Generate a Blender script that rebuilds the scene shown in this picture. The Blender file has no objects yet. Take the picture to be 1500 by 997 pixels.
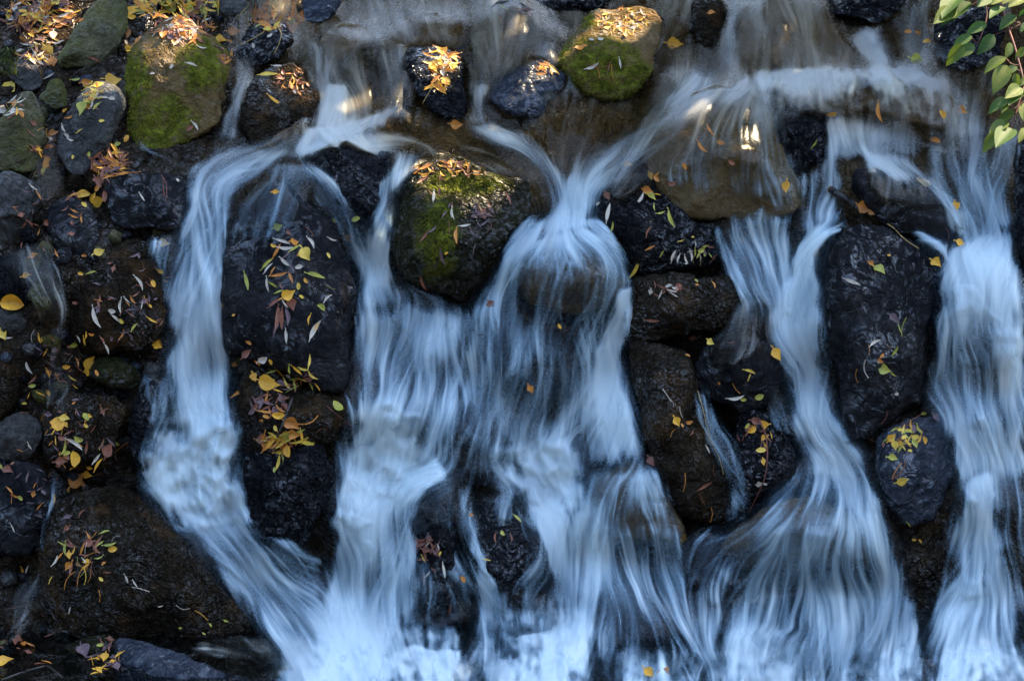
import bpy, math, random
import numpy as np
from mathutils import Vector, noise
from mathutils.bvhtree import BVHTree

random.seed(7); rng = np.random.default_rng(7)
scene = bpy.context.scene
COL = scene.collection
R = math.radians

# ------------------------------------------------------------------ camera, light, exposure
PITCH = 20.0; LENS = 85.0; DIST = 5.9
cam_d = bpy.data.cameras.new('camera'); cam = bpy.data.objects.new('camera', cam_d); COL.objects.link(cam)
cam_d.lens = LENS; cam_d.sensor_width = 36; cam_d.clip_start = 0.05; cam_d.clip_end = 400
F = Vector((0, math.cos(R(PITCH)), -math.sin(R(PITCH)))); U = Vector((0, math.sin(R(PITCH)), math.cos(R(PITCH)))); X = Vector((1, 0, 0))
CAM = Vector((0, 0.3, 0.75)) - F * DIST
cam.location = CAM; cam.rotation_euler = (R(90 - PITCH), 0, 0)
scene.camera = cam

SUN = Vector((0.52, 0.55, 0.82)).normalized()
sun_el = math.asin(SUN.z); sun_az = math.atan2(SUN.x, SUN.y)
world = bpy.data.worlds.new("World"); scene.world = world; world.use_nodes = True
wn = world.node_tree; bg = wn.nodes['Background']
sky = wn.nodes.new('ShaderNodeTexSky'); sky.sky_type = 'NISHITA'; sky.sun_disc = False
sky.sun_elevation = sun_el; sky.sun_rotation = sun_az; sky.dust_density = 1.2; sky.air_density = 1.0; sky.ozone_density = 0.4; sky.altitude = 0
wn.links.new(sky.outputs[0], bg.inputs[0]); bg.inputs[1].default_value = 0.15
sd = bpy.data.lights.new('sun', 'SUN'); so = bpy.data.objects.new('sun', sd); COL.objects.link(so)
sd.energy = 3.2; sd.angle = R(0.5); sd.color = (1.0, 0.80, 0.52)
so.rotation_euler = SUN.to_track_quat('Z', 'Y').to_euler(); so.location = SUN * 20
vs = scene.view_settings; vs.view_transform = 'Standard'; vs.look = 'None'; vs.gamma = 1; vs.exposure = 3.05; vs.use_curve_mapping = False
scene.cycles.transparent_max_bounces = 32; scene.cycles.max_bounces = 6; scene.cycles.diffuse_bounces = 3; scene.cycles.glossy_bounces = 2
scene.cycles.use_denoising = True

# ------------------------------------------------------------------ photo pixel -> ray -> place on the slope
W, H = 1500.0, 997.0
K = 36.0 / LENS / W
def ray(px, py): return F + X * ((px - W / 2) * K) + U * ((H / 2 - py) * K)
def P(px, py, t): return CAM + ray(px, py) * t
def to_px(p):
    d = p - CAM; t = d.dot(F)
    return (W / 2 + d.dot(X) / t / K, H / 2 - d.dot(U) / t / K, t)
PROFILE = [(-60, 30.0), (-24, 11.0), (-9.5, 0.2), (-7.5, -0.30), (-1.5, -0.12), (0.16, -0.06), (0.27, 0.0), (0.42, 0.34), (0.60, 0.72), (0.78, 0.97), (0.98, 1.08), (1.7, 1.32), (2.6, 1.62), (5, 2.3), (10, 3.6), (60, 9)]  # the rise behind the camera is added to block low sky light
_PY = [p[0] for p in PROFILE]; _PZ = [p[1] for p in PROFILE]
def prof_z(y): return float(np.interp(y, _PY, _PZ))
_tc = {}
def T0(py):
    """distance along the view axis to the bare slope at a height in the photo"""
    k = int(round(py / 4.0))
    if k in _tc: return _tc[k]
    r = ray(W / 2, k * 4.0); a, b = 2.0, 14.0
    n = 0; t = a
    while t < b:
        p = CAM + r * t
        if p.z < prof_z(p.y): break
        t += 0.02
    lo, hi = t - 0.02, t
    for _ in range(20):
        m = (lo + hi) / 2; p = CAM + r * m
        if p.z < prof_z(p.y): hi = m
        else: lo = m
    _tc[k] = hi
    return hi
def T(py):
    return sum(T0(py + d) for d in (-40, -20, 0, 20, 40)) / 5.0

# ------------------------------------------------------------------ scene helpers
def mesh_obj(name, verts, faces, mat=None, parent=None, smooth=True, origin=None):
    me = bpy.data.meshes.new(name)
    V = np.asarray(verts, dtype=float)
    o = origin if origin is not None else Vector((0, 0, 0))
    V = V - np.array(o)
    me.from_pydata(V.tolist(), [], faces)
    if smooth: me.polygons.foreach_set('use_smooth', [True] * len(me.polygons))
    if mat: me.materials.append(mat)
    ob = bpy.data.objects.new(name, me); COL.objects.link(ob)
    if parent is not None:
        ob.parent = parent; ob.location = Vector(o) - (parent.location if origin is not None else Vector((0, 0, 0)))
    else: ob.location = o
    me.update()
    return ob
def tag(o, label=None, cat=None, group=None, kind=None):
    if label: o['label'] = label
    if cat: o['category'] = cat
    if group: o['group'] = group
    if kind: o['kind'] = kind
    return o
SOLIDS = []      # (verts, faces, exposed) gathered for draping and for laying leaves
def bvh(items):
    V = []; Fc = []; n = 0
    for v, f in items:
        V.extend(v); Fc.extend([tuple(i + n for i in q) for q in f]); n += len(v)
    return BVHTree.FromPolygons([tuple(map(float, p)) for p in V], Fc)

# ------------------------------------------------------------------ materials
def nt(name):
    m = bpy.data.materials.new(name); m.use_nodes = True
    t = m.node_tree; b = t.nodes['Principled BSDF']; out = t.nodes['Material Output']
    return m, t, b, out
class N:
    def __init__(s, t): s.t = t
    def new(s, kind, **kw):
        n = s.t.nodes.new(kind)
        for k, v in kw.items(): setattr(n, k, v)
        return n
    def link(s, a, b): s.t.links.new(a, b)
    def noise(s, vec, scale, detail=4, rough=0.55, dist=0.0):
        n = s.new('ShaderNodeTexNoise'); n.inputs['Scale'].default_value = scale; n.inputs['Detail'].default_value = detail
        n.inputs['Roughness'].default_value = rough; n.inputs['Distortion'].default_value = dist
        if vec is not None: s.link(vec, n.inputs['Vector'])
        return n.outputs['Fac']
    def ramp(s, fac, stops, interp='LINEAR'):
        n = s.new('ShaderNodeValToRGB'); n.color_ramp.interpolation = interp
        e = n.color_ramp.elements
        while len(e) < len(stops): e.new(0.5)
        for q, (p, c) in zip(e, stops):
            q.position = p; q.color = (c, c, c, 1) if isinstance(c, (int, float)) else (*c, 1)
        s.link(fac, n.inputs[0]); return n.outputs[0]
    def math(s, op, a, b=None, c=None, clamp=False):
        n = s.new('ShaderNodeMath', operation=op); n.use_clamp = clamp
        for i, v in enumerate((a, b, c)):
            if v is None: continue
            if isinstance(v, (int, float)): n.inputs[i].default_value = v
            else: s.link(v, n.inputs[i])
        return n.outputs[0]
    def mix(s, fac, a, b, mode='MIX'):
        n = s.new('ShaderNodeMix', data_type='RGBA', blend_type=mode)
        for i, v in ((0, fac), (6, a), (7, b)):
            if isinstance(v, (int, float)): n.inputs[i].default_value = v
            elif isinstance(v, tuple): n.inputs[i].default_value = (*v, 1)
            else: s.link(v, n.inputs[i])
        return n.outputs[2]
    def bump(s, h, strength, dist, normal=None):
        n = s.new('ShaderNodeBump'); n.inputs['Strength'].default_value = strength; n.inputs['Distance'].default_value = dist
        s.link(h, n.inputs['Height'])
        if normal is not None: s.link(normal, n.inputs['Normal'])
        return n.outputs[0]

def mat_rock(name, dark, mid, light, rough=(0.18, 0.5), spec=0.5, wrinkle=0.6, grain=0.5, green=0.0, rust=0.0, ws=36):
    m, t, b, out = nt(name); n = N(t)
    pos = n.new('ShaderNodeNewGeometry').outputs['Position']
    a = n.noise(pos, 7, 5, 0.6, 0.4)
    f = n.noise(pos, 60, 5, 0.7)
    g = n.noise(pos, 240, 3, 0.6)
    mixv = n.math('ADD', n.math('MULTIPLY', a, 0.6), n.math('MULTIPLY', f, 0.4))
    col = n.ramp(mixv, [(0.32, dark), (0.50, mid), (0.68, light)])
    speck = n.ramp(g, [(0.62, 0.0), (0.72, 1.0)])
    col = n.mix(n.math('MULTIPLY', speck, 0.18 * grain), col, light, 'MIX')
    if rust:
        r = n.ramp(n.noise(pos, 11, 4, 0.6), [(0.52, 0.0), (0.66, 1.0)])
        col = n.mix(n.math('MULTIPLY', r, rust), col, (0.10, 0.05, 0.018))
    ag = n.new('ShaderNodeAttribute', attribute_name='gravel')
    col = n.mix(ag.outputs['Fac'], col, n.ramp(mixv, [(0.35, (0.030, 0.020, 0.009)), (0.65, (0.15, 0.098, 0.046))]))
    att = n.new('ShaderNodeAttribute', attribute_name='moss')
    mg = n.math('MULTIPLY', att.outputs['Fac'], n.ramp(n.noise(pos, 45, 4, 0.7), [(0.34, 0.0), (0.52, 1.0)]), clamp=True)
    if green:
        gg = n.math('MULTIPLY', n.ramp(n.noise(pos, 5, 4, 0.6), [(0.45, 0.0), (0.65, 1.0)]), green)
        mg = n.math('MAXIMUM', mg, gg)
    mcol = n.ramp(n.noise(pos, 90, 3, 0.6), [(0.35, (0.03, 0.036, 0.004)), (0.65, (0.12, 0.125, 0.014))])
    col = n.mix(mg, col, mcol)
    n.link(col, b.inputs['Base Color'])
    rg = n.math('MULTIPLY_ADD', n.ramp(n.noise(pos, 16, 4, 0.6), [(0.35, 0.0), (0.65, 1.0)]), rough[1] - rough[0], rough[0])
    rg = n.math('MULTIPLY_ADD', mg, 0.5, rg, clamp=True)
    n.link(rg, b.inputs['Roughness'])
    wet = n.math('MULTIPLY', n.ramp(n.noise(pos, 6, 4, 0.65, 0.5), [(0.42, 0.06), (0.62, 1.0)]), n.ramp(n.noise(pos, ws * 0.95, 2, 0.5, 2.0), [(0.46, 0.02), (0.58, 1.0)]))
    wet = n.math('MULTIPLY', wet, n.math('SUBTRACT', 1.0, mg, clamp=True))
    n.link(n.math('MULTIPLY', wet, spec * 1.45), b.inputs['Specular IOR Level'])
    v = n.new('ShaderNodeTexVoronoi', feature='DISTANCE_TO_EDGE'); v.inputs['Scale'].default_value = 14
    dp = n.new('ShaderNodeVectorMath', operation='MULTIPLY_ADD')
    nz = n.new('ShaderNodeTexNoise'); nz.inputs['Scale'].default_value = 9; nz.inputs['Detail'].default_value = 3; n.link(pos, nz.inputs['Vector'])
    n.link(nz.outputs['Color'], dp.inputs[0]); dp.inputs[1].default_value = (0.12, 0.12, 0.12); n.link(pos, dp.inputs[2])
    n.link(dp.outputs[0], v.inputs['Vector'])
    crack = n.ramp(v.outputs['Distance'], [(0.0, 0.0), (0.05, 1.0)])
    wr = n.noise(dp.outputs[0], ws, 2, 0.5, 1.6)
    fine = n.noise(pos, 170, 3, 0.7)
    h = n.math('ADD', n.math('MULTIPLY', wr, 1.0), n.math('MULTIPLY', fine, 0.06 * grain + 0.02))
    h = n.math('ADD', h, n.math('MULTIPLY', crack, 0.22))
    n.link(n.bump(h, wrinkle, 0.035), b.inputs['Normal'])
    return m
M = {}
M['black'] = mat_rock('wet_black_stone', (0.003, 0.003, 0.0035), (0.008, 0.008, 0.009), (0.022, 0.022, 0.024), (0.10, 0.28), 0.6, 1.0)
M['sleek'] = mat_rock('sleek_black_stone', (0.004, 0.004, 0.0045), (0.011, 0.011, 0.012), (0.024, 0.023, 0.022), (0.13, 0.30), 0.40, 0.5, ws=21)
M['blue'] = mat_rock('wet_slate_stone', (0.010, 0.012, 0.016), (0.026, 0.030, 0.038), (0.055, 0.062, 0.075), (0.16, 0.38), 0.5, 0.6, ws=24)
M['brown'] = mat_rock('dark_brown_stone', (0.005, 0.004, 0.0025), (0.014, 0.0105, 0.0065), (0.034, 0.026, 0.016), (0.16, 0.45), 0.45, 0.85, rust=0.3, ws=54)
M['gray'] = mat_rock('damp_gray_stone', (0.012, 0.012, 0.011), (0.035, 0.034, 0.031), (0.09, 0.088, 0.078), (0.3, 0.7), 0.35, 0.5)
M['olive'] = mat_rock('olive_gray_stone', (0.018, 0.016, 0.008), (0.05, 0.045, 0.022), (0.11, 0.097, 0.05), (0.45, 0.8), 0.3, 0.5, green=0.45)
M['moss'] = mat_rock('mossy_brown_stone', (0.028, 0.018, 0.007), (0.085, 0.055, 0.022), (0.16, 0.105, 0.05), (0.45, 0.8), 0.3, 0.5, rust=0.4, green=0.08)
M['mossdark'] = mat_rock('dark_mossy_stone', (0.004, 0.004, 0.002), (0.012, 0.011, 0.006), (0.032, 0.027, 0.016), (0.25, 0.6), 0.45, 0.8, green=0.08)
M['tan'] = mat_rock('tan_streambed_stone', (0.035, 0.025, 0.011), (0.085, 0.060, 0.028), (0.14, 0.10, 0.05), (0.25, 0.5), 0.4, 0.3, rust=0.35)
M['umber'] = mat_rock('umber_streambed_stone', (0.03, 0.02, 0.010), (0.075, 0.05, 0.026), (0.13, 0.092, 0.05), (0.2, 0.45), 0.45, 0.35, rust=0.4)
M['bed'] = mat_rock('dark_wet_bed', (0.007, 0.0055, 0.004), (0.020, 0.015, 0.010), (0.05, 0.039, 0.026), (0.12, 0.45), 0.5, 1.0, rust=0.2)

def mat_water(name, white=(0.72, 0.81, 0.83), contrast=3.4, film=0.6, tint=(0.92, 0.90, 0.84), gain=1.0):
    m, t, b, out = nt(name); n = N(t)
    uv = n.new('ShaderNodeUVMap', uv_map='flow').outputs[0]
    sep = n.new('ShaderNodeSeparateXYZ'); n.link(uv, sep.inputs[0])
    dens = n.new('ShaderNodeAttribute', attribute_name='dens').outputs['Fac']
    seed = n.new('ShaderNodeAttribute', attribute_name='seed').outputs['Fac']
    def st(su, sv, detail, rough, off):
        c = n.new('ShaderNodeCombineXYZ')
        n.link(n.math('MULTIPLY', sep.outputs[0], su), c.inputs[0]); n.link(n.math('MULTIPLY', sep.outputs[1], sv), c.inputs[1])
        n.link(n.math('ADD', seed, off), c.inputs[2])
        return n.noise(c.outputs[0], 1.0, detail, rough, 0.15)
    s1 = st(150, 2.2, 2, 0.5, 0.0); s2 = st(46, 2.0, 3, 0.55, 5.3); s3 = st(14, 3.6, 3, 0.5, 9.1)
    s = n.math('ADD', n.math('ADD', n.math('MULTIPLY', s1, 0.30), n.math('MULTIPLY', s2, 0.36)), n.math('MULTIPLY', s3, 0.34))
    sc = n.math('SUBTRACT', s, 0.5)
    al = n.math('ADD', n.math('MULTIPLY', sc, contrast), n.math('MULTIPLY_ADD', dens, 1.30 * gain, -0.26))
    al = n.ramp(al, [(0.0, 0.0), (0.25, 0.08), (0.6, 0.40), (1.0, 0.92)])
    edge = n.ramp(dens, [(0.0, 0.0), (0.12, 1.0)])
    al = n.math('MULTIPLY', al, edge)
    bmp = n.bump(s, 0.5, 0.03)
    d = n.new('ShaderNodeBsdfDiffuse'); d.inputs[0].default_value = (*white, 1); n.link(bmp, d.inputs['Normal'])
    tr = n.new('ShaderNodeBsdfTranslucent'); tr.inputs[0].default_value = (*white, 1); n.link(bmp, tr.inputs['Normal'])
    rip = n.bump(n.math('ADD', n.math('MULTIPLY', s2, 0.6), s3), 0.35, 0.03)
    gl = n.new('ShaderNodeBsdfGlossy'); gl.inputs['Roughness'].default_value = 0.22; n.link(rip, gl.inputs['Normal'])
    tp = n.new('ShaderNodeBsdfTransparent'); tp.inputs[0].default_value = (*tint, 1)
    tp0 = n.new('ShaderNodeBsdfTransparent')
    m1 = n.new('ShaderNodeMixShader'); m1.inputs[0].default_value = 0.25; n.link(d.outputs[0], m1.inputs[1]); n.link(tr.outputs[0], m1.inputs[2])
    fr = n.new('ShaderNodeFresnel'); fr.inputs[0].default_value = 1.33; n.link(rip, fr.inputs['Normal'])
    m2 = n.new('ShaderNodeMixShader'); n.link(fr.outputs[0], m2.inputs[0]); n.link(tp.outputs[0], m2.inputs[1]); n.link(gl.outputs[0], m2.inputs[2])
    mf = n.new('ShaderNodeMixShader'); n.link(n.math('MULTIPLY', edge, film), mf.inputs[0]); n.link(tp0.outputs[0], mf.inputs[1]); n.link(m2.outputs[0], mf.inputs[2])
    m3 = n.new('ShaderNodeMixShader'); n.link(al, m3.inputs[0]); n.link(mf.outputs[0], m3.inputs[1]); n.link(m1.outputs[0], m3.inputs[2])
    n.link(m3.outputs[0], out.inputs[0]); t.nodes.remove(b)
    return m
M['fall'] = mat_water('silky_white_water')
M['stream'] = mat_water('clear_brown_water', (0.66, 0.62, 0.54), 2.8, 0.9, (0.86, 0.80, 0.68))

# ------------------------------------------------------------------ rocks
def spline_closed(pts, n):
    m = len(pts); out = []
    for i in range(m):
        p0, p1, p2, p3 = (np.array(pts[(i + k) % m], float) for k in (-1, 0, 1, 2))
        for j in range(n):
            t = j / n
            cr = 0.5 * (2 * p1 + (p2 - p0) * t + (2 * p0 - 5 * p1 + 4 * p2 - p3) * t * t + (3 * p1 - p0 - 3 * p2 + p3) * t ** 3)
            ln = p1 + (p2 - p1) * t
            out.append(0.6 * cr + 0.4 * ln)
    return np.array(out)
def make_rock(name, label, out, mat, thick=None, off=0.0, lean=0.5, blocky=2.6, facets=7, rough=1.0, seed=0, exposed=True, moss=None, cat='rock', group=None, cuts=()):
    rr = random.Random(seed * 17 + 5)
    o = spline_closed(out, 10)
    xs = [p[0] for p in out]; ys = [p[1] for p in out]
    c = np.array([(min(xs) + max(xs)) / 2 * 0.5 + sum(xs) / len(xs) * 0.5, (min(ys) + max(ys)) / 2 * 0.5 + sum(ys) / len(ys) * 0.5])
    w = max(xs) - min(xs); h = max(ys) - min(ys)
    if thick is None: thick = 0.40 * (w * h) ** 0.5
    nth = int(max(64, min(220, (w + h) / 2.6)))
    d = o - c; ang = np.arctan2(d[:, 1], d[:, 0]); rad = np.hypot(d[:, 0], d[:, 1])
    od = np.argsort(ang); ang = ang[od]; rad = rad[od]
    th = np.linspace(-math.pi, math.pi, nth, endpoint=False)
    rt = np.interp(th, np.r_[ang - 2 * math.pi, ang, ang + 2 * math.pi], np.r_[rad, rad, rad])
    nf = int(max(16, min(80, (w + h) / 8))); nb = max(6, nf // 3)
    s = np.linspace(0, 1, nf + 1)[1:]
    rows = []
    ya = c[1] + 0.30 * h
    t_anchor = T(ya); slope = (T(c[1] - 60) - T(c[1] + 60)) / 120.0
    k = K * t_anchor
    R_ = []; Hh = []
    for q in s:                                      # front, from the nearest point out to the silhouette
        a = q * math.pi / 2; R_.append(math.sin(a)); Hh.append(math.cos(a))
    R_ = np.array(R_) ** (2 / blocky * 1.0); Hh = np.array(Hh) ** (2 / blocky * 1.15)
    Rb = []; Hb = []
    for j in range(1, nb):
        a = j / nb * math.pi / 2; Rb.append(math.cos(a)); Hb.append(-math.sin(a))
    RR = np.r_[R_, np.array(Rb) ** 0.8]; HH = np.r_[Hh, np.array(Hb)]
    planes = []
    for i in range(facets):
        a = rr.uniform(0, 2 * math.pi); e = rr.uniform(0.35, 1.15)
        planes.append((math.cos(a) * math.sin(e), math.sin(a) * math.sin(e), math.cos(e), rr.uniform(0.48, 0.82)))
    planes += cuts
    hw = w / 2; hh = h / 2
    V = []
    def place(u, v, z):                              # u, v in half-sizes, z in thickness (towards the camera)
        for (a, b2, c2, lim) in planes:
            dd = (u * a + v * b2 + z * c2)
            if z > 0 and dd > lim:
                ex = (dd - lim) * 0.8 * min(1, z * 2.2)
                u -= a * ex * 0.35; v -= b2 * ex * 0.35; z -= c2 * ex
        px = c[0] + u * hw; py = c[1] + v * hh
        t = t_anchor + (ya - py) * slope * lean - off - z * thick * k
        return P(px, py, t)
    V.append(place(0, 0, 1.0))
    for q, z in zip(RR, HH):
        for i in range(nth):
            V.append(place(q * rt[i] * math.cos(th[i]) / hw, q * rt[i] * math.sin(th[i]) / hh, z))
    V.append(place(0, 0, -1.0))
    nr = len(RR); faces = []
    for i in range(nth): faces.append((0, 1 + (i + 1) % nth, 1 + i))
    for r_ in range(nr - 1):
        a = 1 + r_ * nth
        for i in range(nth):
            j = (i + 1) % nth
            faces.append((a + i, a + j, a + nth + j, a + nth + i))
    a = 1 + (nr - 1) * nth; last = len(V) - 1
    for i in range(nth): faces.append((last, a + i, a + (i + 1) % nth))
    cw = sum(V, Vector()) / len(V)
    size = (w * h) ** 0.5 * k
    V2 = []
    fz = 2.2 / size
    for p in V:
        n_ = (p - cw).normalized()
        q = p + Vector((seed * 3.1, seed * 1.7, 0))
        dsp = 0.075 * size * (noise.fractal(q * fz, 1.0, 2.0, 3)) 
        rg = noise.ridged_multi_fractal(q * (fz * 2.4), 1.0, 2.1, 4, 1.0, 2.0)
        dsp += 0.022 * size * (rg - 1.2) + 0.0022 * noise.fractal(q * 55, 1.0, 2.0, 2)
        vd = noise.voronoi(q * (fz * 1.25))[0]; vd2 = noise.voronoi(q * (fz * 3.6))[0]
        dsp += 0.060 * size * (vd[0] - 0.45) + 0.020 * size * (vd2[0] - 0.45)
        V2.append(p + n_ * dsp * rough)
    ob = mesh_obj(name, [tuple(v) for v in V2], faces, mat, origin=cw)
    me = ob.data
    at = me.attributes.new('moss', 'FLOAT', 'POINT')
    mv = np.zeros(len(V2), dtype=np.float32)
    if moss:
        for i, p in enumerate(V2):
            px, py, t = to_px(p)
            val = max((1.35 - math.hypot((px - a) / b_, (py - c_) / d_) for a, c_, b_, d_ in moss))
            val += 0.5 * noise.noise(p * 18)
            mv[i] = min(1, max(0, val * 1.3))
    at.data.foreach_set('value', mv)
    tag(ob, label, cat, group)
    SOLIDS.append(([tuple(v) for v in V2], faces, exposed))
    if moss: add_moss(ob, V2, faces, mv, seed, M['fronds_dark'] if mat is M['mossdark'] else M['fronds'])
    return ob
def mat_moss(name, f=1.0):
    m, t, b, out = nt(name); n = N(t)
    pos = n.new('ShaderNodeNewGeometry').outputs['Position']
    col = n.ramp(n.noise(pos, 30, 4, 0.7), [(0.3, (0.04 * f, 0.055 * f, 0.004 * f)), (0.5, (0.12 * f, 0.13 * f, 0.01 * f)), (0.7, (0.26 * f, 0.22 * f, 0.026 * f))])
    n.link(col, b.inputs['Base Color']); b.inputs['Roughness'].default_value = 0.8; b.inputs['Specular IOR Level'].default_value = 0.2
    return m
M['fronds'] = mat_moss('moss_fronds'); M['fronds_dark'] = mat_moss('dark_moss_fronds', 0.55)
def add_moss(ob, V, faces, mv, seed, mat):
    rr = random.Random(seed + 99); vs_ = []; fs = []
    for f in faces:
        if len(f) < 4: continue
        d = sum(mv[i] for i in f) / len(f)
        if d < 0.25: continue
        a, b, c, e = (V[i] for i in f)
        nrm = (b - a).cross(e - a)
        ar = nrm.length
        if ar < 1e-9: continue
        nrm.normalize()
        cen = (a + b + c + e) / 4
        if nrm.dot(CAM - cen) < 0: nrm = -nrm
        if nrm.dot((CAM - cen).normalized()) < -0.1: continue
        cnt = ar * 240000 * d; k = int(cnt) + (rr.random() < cnt % 1)
        for _ in range(k):
            s, t_ = rr.random(), rr.random()
            p = a * (1 - s) * (1 - t_) + b * s * (1 - t_) + c * s * t_ + e * (1 - s) * t_
            if noise.noise(p * 34) < -0.12: continue
            L = rr.uniform(0.004, 0.010) * (1 + 0.8 * noise.noise(p * 60))
            dr = (nrm + Vector((rr.uniform(-1, 1), rr.uniform(-1, 1), rr.uniform(-1.3, 0.5)))).normalized()
            sd_ = dr.cross(Vector((rr.uniform(-1, 1), rr.uniform(-1, 1), rr.uniform(-1, 1)))).normalized() * rr.uniform(0.0007, 0.0015)
            i0 = len(vs_); p = p - nrm * 0.001
            vs_ += [tuple(p - sd_), tuple(p + sd_), tuple(p + dr * L)]; fs.append((i0, i0 + 1, i0 + 2))
    if vs_:
        mo = mesh_obj('moss', vs_, fs, mat, parent=ob, smooth=False, origin=ob.location.copy())


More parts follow.
